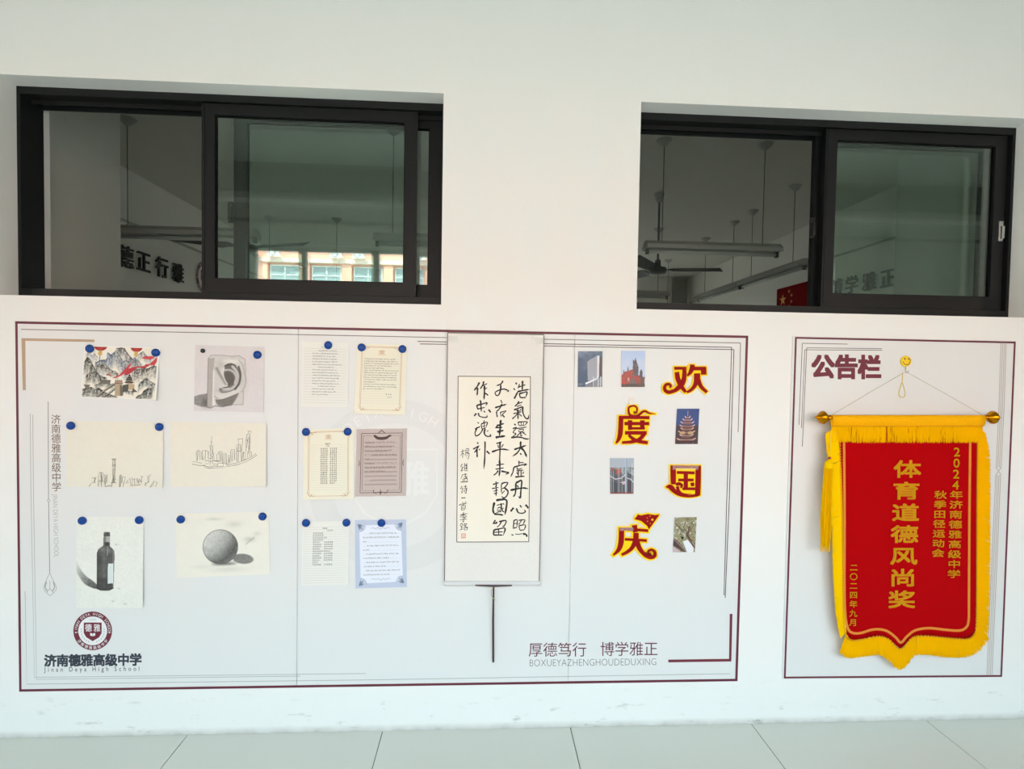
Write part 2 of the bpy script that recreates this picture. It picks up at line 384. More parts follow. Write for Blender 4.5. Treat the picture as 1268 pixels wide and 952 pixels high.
def window(name, xr, front, rear, latches):
    root = empty(name, ((xr[0]+xr[1])/2, .15, ZB), kind='structure')
    f = MB(); a, b = xr
    ring(f, a, b, ZB, ZT, .088, .10, .014, .014, .040, .030)
    ring(f, a, b, ZB, ZT, .10, .205, .014, .014, .020, .028)
    for yy in (.143, .195): f.box(a+.014, b-.014, yy, yy+.006, ZB+.02, ZB+.045); f.box(a+.014, b-.014, yy, yy+.006, ZT-.045, ZT-.028)
    f.build('frame', M_frame, root)
    s1 = sash(root, front[0], front[1], ZB+.043, ZT-.030, .106)
    s2 = sash(root, rear[0], rear[1], ZB+.043, ZT-.030, .157)
    for lx, ly, lz, side, metal in latches:
        m = MB(); m.box(lx-.010, lx+.010, ly-.010, ly, lz-.045, lz+.045); m.box(lx-.006, lx+.006, ly-.022, ly-.01, lz-.035, lz+.02)
        s = s2 if ly > .15 else s1
        m.build('latch', M_metal if metal else M_blackpl, s)
    return root
window('window_1', W1, (-1.203, -.300), (-1.094, -.200), [(-1.108, .166, 2.20, 0, False)])
window('window_2', W2, (1.516, 2.372), (1.500, 2.360), [(1.497, .162, 2.21, 0, False), (2.35, .108, 2.205, 0, True)])

# ================================================================== CLASSROOM BEHIND THE WINDOWS
Yc = lambda y: y - 2.237
def lamp(x, y, z, label, along='x', group='hanging tube lights in the classroom', length=1.16, rods=(-.435, .435)):
    r = empty('tube_light', (x, y, z), label, 'light', group)
    h = MB(); L = length/2
    prof = [(-.075, -.035), (-.07, .0), (-.03, .035), (.03, .035), (.07, 0), (.075, -.035), (.055, -.028), (-.055, -.028)]
    def mp(a, b, c): return (x + a, y + b, z + c) if along == 'x' else (x + b, y + a, z + c)
    n = len(prof); v = [mp(-L, b, c) for b, c in prof] + [mp(L, b, c) for b, c in prof]
    h.add(v, [tuple(range(n)), tuple(range(2*n-1, n-1, -1))] + [(i, (i+1) % n, n+(i+1) % n, n+i) for i in range(n)])
    h.build('housing', M_lamp, r)
    t = MB(); t.tube([mp(-L+.03, .0, -.052), mp(L-.03, .0, -.052)], .016, 10); t.build('tube', M_tube, r, smooth=True)
    for e in (-L+.02, L-.02):
        q = MB(); a = mp(e-.012, -.015, -.075); b = mp(e+.012, .015, -.03)
        q.box(min(a[0], b[0]), max(a[0], b[0]), min(a[1], b[1]), max(a[1], b[1]), a[2], b[2]); q.build('lamp_holder', M_fan, r)
    for e in rods:
        p = mp(e, 0, .03); MB().tube([p, (p[0], p[1], CEIL-.05)], .0036, 6).build('rod', M_fan, r)
        MB().lathe([(.006, -.056), (.016, -.052), (.064, -.010), (.068, 0)], (p[0], p[1], CEIL), n=14).build('ceiling_rose', M_lamp, r, smooth=True)
    return r
zl = 2.60
lamp(1.92, Yc(4.46), zl, 'long tube light hanging level across the right window, nearest the glass')
lamp(-2.43, Yc(4.46), zl, 'tube light hanging behind the open left half of the left window')
lamp(-.33, Yc(4.46), zl, 'tube light hanging at the right end of the left window, behind its glass')
lamp(1.92, Yc(7.2), zl, 'tube light seen low behind the fan in the right window')
lamp(-2.40, Yc(7.2), zl, 'tube light whose two thin rods show over the pale building in the left window')
lamp(2.75, Yc(9.2), zl, 'farthest tube light in the right window, only one rod with its rose showing')
lamp(3.19, Yc(5.85), 2.655, 'slanting tube light along the right classroom wall, nearer one of the pair', 'y', length=1.32)
lamp(3.19, Yc(7.2), 2.655, 'slanting tube light along the right classroom wall, farther one of the pair', 'y', length=1.32)
def fan(x, y, z, a0, label):
    r = empty('ceiling_fan', (x, y, z), label, 'fan', 'ceiling fans in the classroom')
    MB().tube([(x, y, z+.05), (x, y, CEIL-.08)], .012, 8).build('down_rod', M_fan, r)
    MB().lathe([(.018, -.095), (.032, -.085), (.052, -.01), (.055, 0)], (x, y, CEIL), n=16)  .build('canopy', M_lamp, r, smooth=True)
    MB().lathe([(.03, -.05), (.085, -.04), (.10, -.01), (.09, .02), (.035, .03), (.03, .10), (.02, .11)], (x, y, z), n=20).build('motor', M_fan, r, smooth=True)
    for k in range(3):
        t = a0 + k*2*math.pi/3; c, s = math.cos(t), math.sin(t); b = MB(); v = []
        for d, wd in ((.09, .02), (.17, .022), (.2, .055), (.66, .065), (.68, .05)):
            for q in (-1, 1):
                for h in (.0, .006): v.append((x + c*d - s*wd*q, y + s*d + c*wd*q, z - .005 + h + .028*q*min(1, (d-.09)*8)))
        f = []
        for i in range(4):
            o = i*4; f += [(o, o+4, o+6, o+2), (o+1, o+3, o+7, o+5), (o, o+1, o+5, o+4), (o+2, o+6, o+7, o+3)]
        f += [(0, 2, 3, 1), (16, 17, 19, 18)]
        b.add(v, f).build('blade', M_fan, r)
fan(1.89, Yc(5.8), 2.655, math.radians(-8), 'ceiling fan showing its hub and blades in the right window')
fan(-2.30, Yc(5.3), 2.67, math.radians(100), 'ceiling fan half hidden by the sash frame in the left window')
#fan(-1.75, Yc(6.6), 2.75, math.radians(200), 'ceiling fan faintly seen before the pale building in the left window')
# wall lettering, all on the classroom side walls
def wall_char(ch, side, yc, zc_, size, label):
    X = -3.6 if side < 0 else 4.2; sg = 1 if side < 0 else -1
    v, f = glyph(ch); m = MB()
    loc = lambda x, y, d: (X + sg*d, yc + (x-.5)*size*(1 if side < 0 else -1), zc_ + (y-.38)*size)
    n = len(v); m.add([loc(x, y, .03) for x, y in v], f); m.add([loc(x, y, .012) for x, y in v], [tuple(reversed(q)) for q in f])
    ec = {}
    for q in f:
        for i in range(len(q)):
            e = (q[i], q[(i+1) % len(q)]); k = tuple(sorted(e)); ec.setdefault(k, []).append(e)
    m.add([loc(x, y, d) for d in (.03, .012) for x, y in v], [(e[0][0], e[0][1], e[0][1]+n, e[0][0]+n) for e in ec.values() if len(e) == 1])
    bold_add(m, [loc(x, y, .0305) for x, y in v], f, size*.022, ax=sg)
    o = m.build('wall_character', M_blackpl); tag(o, label, 'lettering', 'black slogan characters on the classroom walls')
for ch, px, py, w_ in (('德', 153, 318, 'cut off by the column'), ('正', 175, 324, 'second from the left'), ('行', 198, 331, 'third from the left'), ('雅', 218, 338, 'next to the round emblem')):
    q = PX(px, py, -3.6); wall_char(ch, -1, q[1], q[2], .235, 'black raised character %s in the left window, %s' % (ch, w_))
for ch, px, py, w_ in (('博', 1038.5, 356, 'leftmost, by the sash frame'), ('学', 1057, 352.5, 'second from the left'), ('雅', 1079, 348.5, 'second from the right'), ('正', 1102, 344.5, 'rightmost')):
    q = PX(px, py, 4.2); wall_char(ch, 1, q[1], q[2], .215, 'black raised character %s behind the right window glass, %s' % (ch, w_))

def emblem(root, cx, cy, r, layers, names=True, pale=False, ax=None):
    """school badge; layers: list of mapping functions, each one a little nearer the viewer"""
    A, B, D, E_ = layers; M1, M0 = (M_board2, M_board) if pale else (M_maroon2, M_white)
    b = MB(); disc(b, cx, cy, r, A, 40, r0=r*.745); o1 = b.build('badge_ring', M1, root)
    b = MB(); disc(b, cx, cy, r*.745, A, 40); b.build('badge_disc', M0, root)
    b = MB(); h = r*.46
    b.add([B(cx+x*h, cy+y*h) for x, y in ((-1, -.93), (1, -.93), (1, .25), (.72, .72), (0, 1.15), (-.72, .72), (-1, .25))], [tuple(range(7))]); b.build('badge_shield', M1, root)
    t = MB(); s = 'JINAN DEYA HIGH SCHOOL'
    for i, chh in enumerate(s):
        if chh == ' ': continue
        a = math.radians(-90 - 95 + 190*i/(len(s)-1)); v, f = glyph(chh); wv = max(p[0] for p in v)
        hh = r*.20; c, s_ = math.cos(a+math.pi/2), math.sin(a+math.pi/2); ox, oy = cx + math.cos(a)*r*.87, cy + math.sin(a)*r*.87
        t.add([B(ox + (x-wv/2)*hh*c + (y-.35)*hh*s_, oy + (x-wv/2)*hh*s_ - (y-.35)*hh*c) for x, y in v], f)
    for i, chh in enumerate('济南德雅高级中学'):
        a = math.radians(90 + 52 - 104*i/7); ox, oy = cx + math.cos(a)*r*.87, cy + math.sin(a)*r*.87
        put_char(t, chh, ox, oy, r*.18, r*.18, B, .008, rot=a-math.pi/2, ax=ax)
    put_char(t, '德', cx-r*.22, cy-r*.16, r*.36, r*.42, D, .012, ax=ax); put_char(t, '雅', cx+r*.22, cy-r*.16, r*.36, r*.42, D, .012, ax=ax)
    t.add([D(cx+x*r, cy+y*r) for x, y in ((-.13, .10), (-.01, .14), (-.01, .28), (-.13, .24))], [(0, 1, 2, 3)])
    t.add([D(cx+x*r, cy+y*r) for x, y in ((.13, .10), (.01, .14), (.01, .28), (.13, .24))], [(0, 1, 2, 3)])
    for sg in (-1, 1): disc(t, cx + sg*r*.87, cy + r*.10, r*.03, B, 8)
    t.build('badge_lettering', M0, root, kind='stuff')
    g = MB()
    for sg in (-1, 1):
        for i in range(7):
            a = math.radians(90 - sg*(18 + i*13)); ox, oy = cx + math.cos(a)*r*.62, cy + math.sin(a)*r*.62
            g.ribbon([(ox, oy), (ox + math.cos(a+sg*.9)*-r*.10, oy + math.sin(a+sg*.9)*-r*.10)], [r*.05, r*.01], B)
    for i in range(6): g.ribbon([(cx-r*.15+i*r*.06, cy-r*.58), (cx-r*.12+i*r*.06, cy-r*.58)], r*.05, B)
    g.build('badge_wreath', M_line2 if not pale else M_board2, root, kind='stuff')
# round emblem on the left classroom wall
c0 = PX(252, 344, -3.6)
er = empty('wall_emblem', (-3.6, c0[1], c0[2]-.21), 'round maroon and white badge beside the black characters in the left window', 'emblem')
MB().lathe([(.21, 0), (.21, .012)], (-3.6, c0[1], c0[2]), 'x', 40).build('backing_plate', M_white, er)
def lw(d): return lambda x, y: (-3.6 + d, c0[1] + x, c0[2] - y)
emblem(er, 0, 0, .205, [lw(.014), lw(.015), lw(.016), lw(.017)], ax=1)
# flag on the right classroom wall
q = PX(964, 358.5, 4.2); fr_ = empty('flag', (4.18, q[1]-.48, q[2]-.64), 'red flag with yellow stars on the classroom wall, low in the right window', 'flag')
m = MB(); m.box(4.178, 4.184, q[1]-.96, q[1], q[2]-.64, q[2]); m.build('cloth', M_flag, fr_)
def star(mb, cy, cz, r, rot=0, X=4.1765):
    pts = [(cy + (r if k % 2 == 0 else r*.4)*math.sin(rot + k*math.pi/5), cz + (r if k % 2 == 0 else r*.4)*math.cos(rot + k*math.pi/5)) for k in range(10)]
    mb.add([(X, a, b) for a, b in pts] + [(X, cy, cz)], [(i, (i+1) % 10, 10) for i in range(10)])
m = MB(); star(m, q[1]-.16, q[2]-.17, .085); m.build('star', M_star, fr_)
for dy, dz, rt in ((.31, .07, .4), (.37, .13, .1), (.37, .215, .6), (.31, .28, .3)):
    m = MB(); star(m, q[1]-dy, q[2]-dz, .03, rt); m.build('star', M_star, fr_)
# curtain in the far corner
m = MB(); v = []; f = []; N = 40
for i in range(N+1):
    x = 3.80 + .30*i/N; yy = 8.45 + .055*math.sin(i*.95)
    v += [(x, yy, .0), (x, yy, 3.44), (x, yy+.01, .0), (x, yy+.01, 3.44)]
for i in range(N): o = i*4; f += [(o, o+4, o+5, o+1), (o+2, o+3, o+7, o+6), (o+1, o+5, o+7, o+3), (o, o+2, o+6, o+4)]
m.add(v, f); tag(m.build('curtain', M_curt, smooth=True), 'gathered grey curtain in the far corner of the classroom, right window', 'curtain')

# ================================================================== OPPOSITE BUILDING (seen mirrored in the panes)
YB = -37.5; bR = empty('opposite_building', (0, YB, -1.0), 'peach building across the courtyard mirrored in the left window panes', 'building')
MB().box(-60, 60, YB-8, YB, -1, 11.0).build('wall', M_peach, bR)
MB().box(-60, 60, YB, YB+.5, 9.0, 9.3).build('ledge', M_cream_b, bR)
MB().box(-60.3, 60.3, YB-8, YB+.6, 11.0, 11.3).build('parapet', M_cream_b, bR)
win = None; ac = None
for row in range(3):
    for i in range(-11, 13):
        x = -14.6 + 3.0*(i+4) ; z1 = 8.85 - row*3.5
        if win is None:
            fm = MB(); ring(fm, -1.05, 1.05, 0, 2.1, 0, .12, .08, .08, .08, .08); fm.box(-.04, .04, 0, .1, .08, 2.02); fm.box(-1, 1, 0, .1, 1.35, 1.42)
            win = fm.build('window', M_bframe, origin=(0, 0, 0)); g = MB().box(-1, 1, .02, .04, .05, 2.05).build('pane', M_bglass, origin=(0, 0, 0)); g.parent = win
            win.parent = bR; o = win
            o2 = None
        else:
            o = copy_tree(win, bR)
        o.location = Vector((x, YB, z1-2.1)) - ORG[bR.name]
        pr = MB().box(x+1.15, x+1.85, YB, YB+.35, z1-2.9, z1+.25).build('pier', M_peach, bR)
for i in range(-11, 13):
    x = -14.6 + 3.0*(i+4) + (.85 if i % 2 else -.55)
    if ac is None:
        ac = MB().box(-.42, .42, 0, .32, 0, .58).build('air_conditioner', M_ac, origin=(0, 0, 0)); ac.parent = bR
        g = MB().lathe([(.24, .325), (.24, .335)], (-.08, 0, .29), 'y', 20).build('fan_grille', M_acd, origin=(0, 0, 0)); g.parent = ac
        g2 = MB().lathe([(.19, .336), (.07, .34)], (-.08, 0, .29), 'y', 20).build('fan_hub', M_ac, origin=(0, 0, 0)); g2.parent = ac; o = ac
    else: o = copy_tree(ac, bR)
    o.location = Vector((x, YB+.5, 9.32)) - ORG[bR.name]
struct(MB().box(-70, 70, -60, -3.3, -1.2, -1.0), 'floor', M_ground)
struct(MB().box(-70, 70, 9.0, 60, -1.2, -1.0), 'floor', M_ground)

# ================================================================== DISPLAY BOARD
YP = -0.005
D1, D2, D3, D4, D5 = [plane_fn(YP - .0003*k) for k in range(1, 6)]
def poly(mb, pts, fn): mb.add([fn(*p) for p in pts], [tuple(range(len(pts)))])
def slab(mb, pts, y0, y1):
    """px outline on the wall, extruded from the wall (y1) to its front (y0)"""
    n = len(pts); v = [P(x, y, y0) for x, y in pts]; v += [(a, y1, c) for a, b, c in v]
    mb.add(v, [tuple(range(n)), tuple(range(2*n-1, n-1, -1))] + [(i, n+i, n+(i+1) % n, (i+1) % n) for i in range(n)])
def lerp(a, b, t): return (a[0]+(b[0]-a[0])*t, a[1]+(b[1]-a[1])*t)
TL, TR, BR, BL = (18.5, 397.5), (926.5, 415.5), (913.5, 843.5), (23.5, 856.5)
board = empty('display_board', P(470, 850, -.0025), 'long white display board with maroon border, school badge and pinned papers, under both windows', 'board')
tt = [0, .3868, .7637, 1.0]; e = .0006
for i in range(3):
    a, b = tt[i] + (e if i else 0), tt[i+1] - (e if i < 2 else 0)
    m = MB(); slab(m, [lerp(TL, TR, a), lerp(TL, TR, b), lerp(BL, BR, b), lerp(BL, BR, a)], YP, -.0004); m.build('panel', M_board, board)
def border(root, c4, wpx, fn, name='border'):
    m = MB()
    for i in range(4):
        a, b = c4[i], c4[(i+1) % 4]; m.ribbon([a, b], wpx, fn)
    # square the corners
    for c in c4: poly(m, [(c[0]-wpx/2, c[1]-wpx/2), (c[0]+wpx/2, c[1]-wpx/2), (c[0]+wpx/2, c[1]+wpx/2), (c[0]-wpx/2, c[1]+wpx/2)], plane_fn(YP-.0004))
    return m.build(name, M_maroon, root)
border(board, [(20.3, 399.2), (925, 417), (911.8, 841.8), (25.2, 854.8)], 3.0, D1)
def lines(root, name, L, w_, mt, fn=D1):
    for i, l in enumerate(L):
        m = MB(); m.ribbon(l, w_, fn); m.build(name, mt, root)
lines(board, 'thin_line', [[(26, 407.7), (239, 411.5), (553, 418)], [(674, 420), (917, 424.6)], [(917, 424.6), (914, 535)]], .9, M_line)
lines(board, 'thin_line', [[(517, 422.6), (553, 423.3)], [(674, 425.5), (906, 430)], [(906, 430), (899.9, 620), (896.5, 737)], [(520, 425.8), (553, 426.2)], [(674, 428.2), (908.8, 432.8)], [(908.8, 432.8), (903, 620), (898, 740)]], .95, M_dkbrown)
lines(board, 'thin_line', [[(31, 732), (33.3, 847), (470, 841.5), (904, 834)], [(37.5, 512), (38.2, 600), (42.6, 838.5), (453, 833.8)], [(40.6, 513.5), (41.3, 600), (45.2, 841), (372, 837)]], .7, M_line2)
lines(board, 'thin_line', [[(59.6, 497), (60.1, 618)], [(60.2, 621.5), (61.5, 709)]], .7, M_line)
m = MB(); disc(m, 60.1, 619.8, 1.9, D1, 12, r0=1.1)
m.ribbon(spline([(61.5, 709), (57.5, 718), (54.3, 728), (58, 734), (62, 737), (66, 734), (69.8, 728), (65.5, 718), (61.5, 709)], 4), .7, D1)
m.ribbon([(61.7, 719), (61.7, 729), (57, 734)], .7, D1); m.ribbon([(61.7, 729), (67, 734)], .7, D1); m.ribbon(spline([(57.5, 720), (56, 727), (59, 732)], 3), 1.4, D1); m.ribbon(spline([(66, 720), (67.5, 727), (64.5, 732)], 3), 1.4, D1)
m.build('line_ornament', M_line2, board)
m = MB(); poly(m, [(26.5, 418.6), (117, 420.4), (117, 423.4), (31.3, 421.9), (32, 483), (28.2, 483)], D1); m.build('corner_mark', M_tan, board)
m = MB(); poly(m, [(827.5, 816.6), (902.8, 815.6), (903.6, 760), (907, 760), (905.6, 818.9), (827.5, 820)], D1); m.build('corner_mark', M_maroon2, board)
m = MB()
for i, ch in enumerate('济南德雅高级中学'): put_char(m, ch, 69.2 + i*.12, 519 + i*11.95, 12.2, 12.2, D1, .006)
m.build('vertical_lettering', M_brown, board)
m = MB(); put_line(m, 'JINAN DEYA HIGH SCHOOL', 65.2, 611.5, 67.0, 690, 6.0, D1, -.012); m.build('side_lettering', M_line2, board)
emblem(board, 114.8, 781, 24.0, [D1, D2, D3, D4])
m = MB()
for i, ch in enumerate('济南德雅高级中学'): put_char(m, ch, 62.3 + i*15.1, 817.8 - i*.18, 15.3, 15.6, D1, .042)
m.build('school_lettering', M_ink, board)
m = MB(); put_line(m, 'Jinan Deya High School', 54.5, 831.6, 172.5, 830.4, 5.6, D1, .004, 1.75); m.build('small_lettering', M_ink, board)
m = MB()
for i, ch in enumerate('厚德笃行'): put_char(m, ch, 663.2 + i*18.1, 804.3 - i*.05, 18.3, 18.8, D1, -.004)
m.build('motto_lettering', M_maroon, board); m = MB()
for i, ch in enumerate('博学雅正'): put_char(m, ch, 752.0 + i*18.0, 803.4 - i*.1, 18.3, 18.8, D1, -.004)
m.build('motto_lettering', M_maroon, board)
m = MB(); put_line(m, 'BOXUEYAZHENGHOUDEDUXING', 656, 825, 812.5, 823.4, 8.8, D1, -.018); m.build('motto_spelling', M_line, board)
# faint watermark badge on the board film
b = MB(); disc(b, 489, 601, 107, D1, 64, r0=77); b.build('watermark_ring', M_board3, board)
b = MB(); s = 'JINAN DEYA HIGH SCHOOL'
for i, chh in enumerate(s):
    if chh == ' ': continue
    a = math.radians(-90 - 92 + 184*i/(len(s)-1)); v, f = glyph(chh, 0.0); wv = max(p[0] for p in v); c, s_ = math.cos(a+math.pi/2), math.sin(a+math.pi/2); ox, oy = 489 + math.cos(a)*92, 601 + math.sin(a)*92
    b.add([D2(ox + (x-wv/2)*17*c + (y-.35)*17*s_, oy + (x-wv/2)*17*s_ - (y-.35)*17*c) for x, y in v], f)
put_char(b, '德', 462, 592, 40, 46, D2, .02); put_char(b, '雅', 512, 592, 40, 46, D2, .02)
b.build('watermark_lettering', M_board2, board, kind='stuff')
b = MB(); pts = [(489 + x*52, 601 + y*48) for x, y in ((-1, -.93), (1, -.93), (1, .25), (.72, .72), (0, 1.15), (-.72, .72), (-1, .25), (-1, -.93))]
b.ribbon(pts, 2.2, D1); b.build('watermark_shield', M_board2, board)

# ------------------------------------------------------------------ notice board
N4 = [(983.5, 416.5), (1257.8, 422.5), (1240.8, 837.8), (970, 840)]
nb = empty('notice_board', P(1110, 838, -.0025), 'narrow white notice board with maroon border behind the red banner', 'board')
m = MB(); slab(m, [(982, 416), (1258, 422), (1241, 838.5), (968.8, 841)], YP, -.0004); m.build('panel', M_board, nb)
border(nb, [(985.6, 418.2), (1256.6, 424), (1239.8, 836.8), (971.8, 838.8)], 2.3, D1)
lines(nb, 'thin_line', [[(993.5, 425), (1049.5, 426)], [(993.5, 425), (989.3, 526)], [(999, 430.6), (1092, 431.6)], [(997, 433), (1092.5, 433.6)], [(999, 430.6), (993.5, 553)], [(996.6, 433), (992.4, 530)]], .8, M_line)
for k in range(4):
    lines(nb, 'thin_line', [[(1239.5+k*2.1, 423.7), (1237.2+k*2.1, 500), (1233.5+k*2.0, 578-abs(k-1.5)*-1)], [(1233+k*2.0, 588), (1228+k*2.1, 700), (1222+k*2.1, 836)]], .8, mat('pale_brown_print', lin(172, 160, 150), .5) if k == 0 else MATS['pale_brown_print'])
m = MB()
for (a, b_) in ((1233.5, 1239.5),): m.ribbon(spline([(a, 578), ((a+b_)/2, 583), (b_, 578)], 4), .8, D1); m.ribbon(spline([(a-.5, 588), ((a+b_)/2, 583.8), (b_, 588)], 4), .8, D1)
m.build('line_end', MATS['pale_brown_print'], nb)
m = MB()
for i, ch in enumerate('公告栏'): put_char(m, ch, 1019 + i*28.9, 453.6 + i*.4, 29.5, 30.5, D1, .048)
m.build('heading_lettering', M_maroon2, nb)

# ================================================================== PAPERS
class Sheet:
    """a sheet pinned to the board; uv in px of the photograph inside its own corner quad"""
    def __init__(s, name, corners, mt, label, cat, curl=None, nx=14, ny=14, th=.0005, base=None, canvas=None, group=None, fray=0):
        s.c = corners; s.curl = curl or (lambda u, v: 0); s.base = base or (lambda u, v: .0010); s.th = th
        s.w = math.dist(corners[0], corners[1]); s.h = math.dist(corners[0], corners[3]); s.fray = fray
        if canvas is not None: nx, ny = canvas.shape[1]-1, canvas.shape[0]-1
        us, vs = np.meshgrid(np.linspace(0, 1, nx+1), np.linspace(0, 1, ny+1))
        c = np.array(corners, float)
        def edge(t, k): return fray*(np.sin(t*17+k)+np.sin(t*41+2*k)*.6)*.5
        px = (c[0,0]*(1-us)+c[1,0]*us)*(1-vs) + (c[3,0]*(1-us)+c[2,0]*us)*vs; py = (c[0,1]*(1-us)+c[1,1]*us)*(1-vs) + (c[3,1]*(1-us)+c[2,1]*us)*vs
        if fray: px = px + edge(vs, 1)*np.where(us > .5, 1, .7)*np.abs(us-.5)*2*np.sign(us-.5); py = py + edge(us, 3)*np.abs(vs-.5)*2*np.sign(vs-.5)
        lift = np.vectorize(lambda u, v: s.base(u, v) + s.curl(u, v))(us, vs)
        Y = YP - lift - s.th
        a = (px-634)/FPX; b = -(py-476)/FPX
        dx = RM[0][0]*a+RM[0][1]+RM[0][2]*b; dy = RM[1][0]*a+RM[1][1]+RM[1][2]*b; dz = RM[2][0]*a+RM[2][1]+RM[2][2]*b
        t = (Y-CAMP.y)/dy; front = np.stack([CAMP.x+dx*t, Y, CAMP.z+dz*t], -1).reshape(-1, 3)
        n = len(front); ii = np.arange(n).reshape(ny+1, nx+1)
        f1 = np.stack([ii[:-1,:-1], ii[:-1,1:], ii[1:,1:], ii[1:,:-1]], -1).reshape(-1, 4)[:, ::-1]
        ring_ = np.concatenate([ii[0,:-1], ii[:-1,-1], ii[-1,:0:-1], ii[:0:-1,0]]); back = front[ring_] + np.array([0, th, 0]); m_ = len(ring_)
        k = np.arange(m_); rim = np.stack([n+m_+k, n+k, n+(k+1) % m_, n+m_+(k+1) % m_], -1)
        verts = np.concatenate([front, back, front[ring_]]); faces = np.concatenate([f1, rim])
        org = Vector((float(verts[:,0].mean()), float(verts[:,1].max()), float(verts[:,2].min())))
        me = bpy.data.meshes.new(name); vv = verts - np.array(org)
        me.vertices.add(len(vv)); me.vertices.foreach_set('co', vv.ravel()); me.loops.add(faces.size); me.loops.foreach_set('vertex_index', faces.ravel())
        me.polygons.add(len(faces)); me.polygons.foreach_set('loop_start', np.arange(len(faces))*4); me.update(calc_edges=True); me.validate()
        me.polygons.foreach_set('use_smooth', [True]*len(me.polygons))
        me.materials.append(mt)
        if canvas is not None:
            ca = me.color_attributes.new('paint', 'FLOAT_COLOR', 'POINT'); col = np.ones((len(vv), 4), np.float32)
            col[:n, :3] = canvas.reshape(-1, 3)**2.2; col[n:, :3] = .75; ca.data.foreach_set('color', col.ravel())
        s.o = bpy.data.objects.new(name, me); C.objects.link(s.o); s.o.location = org; ORG[s.o.name] = org; tag(s.o, label, cat, group)
    def fn(s, lift=.0003):
        c = s.c
        def f(x, y):
            u, v = x/s.w, y/s.h
            px = (c[0][0]*(1-u)+c[1][0]*u)*(1-v) + (c[3][0]*(1-u)+c[2][0]*u)*v; py = (c[0][1]*(1-u)+c[1][1]*u)*(1-v) + (c[3][1]*(1-u)+c[2][1]*u)*v
            uu, vv = min(max(u, 0), 1), min(max(v, 0), 1)
            return P(px, py, YP - s.base(uu, vv) - s.curl(uu, vv) - s.th - lift)
        return f
# --- raster painter in numpy (results become vertex colours of the picture's own mesh)
def noise2(h, w_, sc, seed=0, octv=4, aniso=1):
    r = np.random.default_rng(seed); out = np.zeros((h, w_)); amp = 1; tot = 0
    for o in range(octv):
        gh, gw = max(2, int(h/sc*aniso)+2), max(2, int(w_/sc)+2); g = r.random((gh, gw))
        y = np.linspace(0, gh-1.001, h); x = np.linspace(0, gw-1.001, w_); yi, xi = y.astype(int), x.astype(int); fy, fx = (y-yi)[:, None], (x-xi)[None]
        fy, fx = fy*fy*(3-2*fy), fx*fx*(3-2*fx)
        v = g[yi][:, xi]*(1-fy)*(1-fx) + g[yi][:, xi+1]*(1-fy)*fx + g[yi+1][:, xi]*fy*(1-fx) + g[yi+1][:, xi+1]*fy*fx
        out += v*amp; tot += amp; amp *= .55; sc = max(1.5, sc/2)
    return out/tot
class Cv:
    def __init__(s, w_, h, col, view=(1, 1)):
        s.w, s.h = int(w_), int(h); s.a = np.ones((s.h, s.w, 3))*np.array(col)/255.; s.sx, s.sy = s.w/view[0], s.h/view[1]
        s.y, s.x = np.mgrid[0:s.h, 0:s.w].astype(float)
        s.x = (s.x+.5)/s.sx; s.y = (s.y+.5)/s.sy            # drawing happens in view units
    def mask_poly(s, pts):
        m = np.zeros((s.h, s.w), bool); n = len(pts)
        for i in range(n):
            x1, y1 = pts[i]; x2, y2 = pts[(i+1) % n]
            if y1 == y2: continue
            c = ((s.y >= min(y1, y2)) & (s.y < max(y1, y2))); m ^= c & (s.x < (x2-x1)*(s.y-y1)/(y2-y1)+x1)
        return m
    def put(s, m, col, al=1.0):
        m = m.astype(float)*al if m.dtype == bool else np.clip(m, 0, 1)*al
        c = np.array(col, float)/255. if not (isinstance(col, np.ndarray) and col.ndim == 3) else col
        s.a = s.a*(1-m[..., None]) + c*m[..., None]
    def poly(s, pts, col, al=1.0): s.put(s.mask_poly(pts), col, al)
    def sdist(s, pts):
        d = np.full((s.h, s.w), 1e9)
        for (x1, y1), (x2, y2) in zip(pts[:-1], pts[1:]):
            dx, dy = x2-x1, y2-y1; L = dx*dx+dy*dy+1e-9; t = np.clip(((s.x-x1)*dx+(s.y-y1)*dy)/L, 0, 1)
            d = np.minimum(d, np.hypot(s.x-x1-t*dx, s.y-y1-t*dy))
        return d
    def line(s, pts, w_, col, al=1.0, soft=None):
        soft = soft or 1/s.sx; s.put(np.clip((w_/2 - s.sdist(pts))/soft + .5, 0, 1), col, al)
    def ell(s, cx, cy, rx, ry, col, al=1.0, soft=.1): s.put(np.clip((1-np.hypot((s.x-cx)/rx, (s.y-cy)/ry))/soft, 0, 1), col, al)
    def smudge(s, cx, cy, rx, ry, col, al): s.put(np.exp(-((s.x-cx)/rx)**2-((s.y-cy)/ry)**2), col, al)
def blur(a, n=1):
    for _ in range(n):
        p = np.pad(a, ((1, 1), (1, 1)) + ((0, 0),)*(a.ndim-2), 'edge'); a = (p[1:-1, 1:-1]*2+p[:-2, 1:-1]+p[2:, 1:-1]+p[1:-1, :-2]+p[1:-1, 2:])/6
    return a

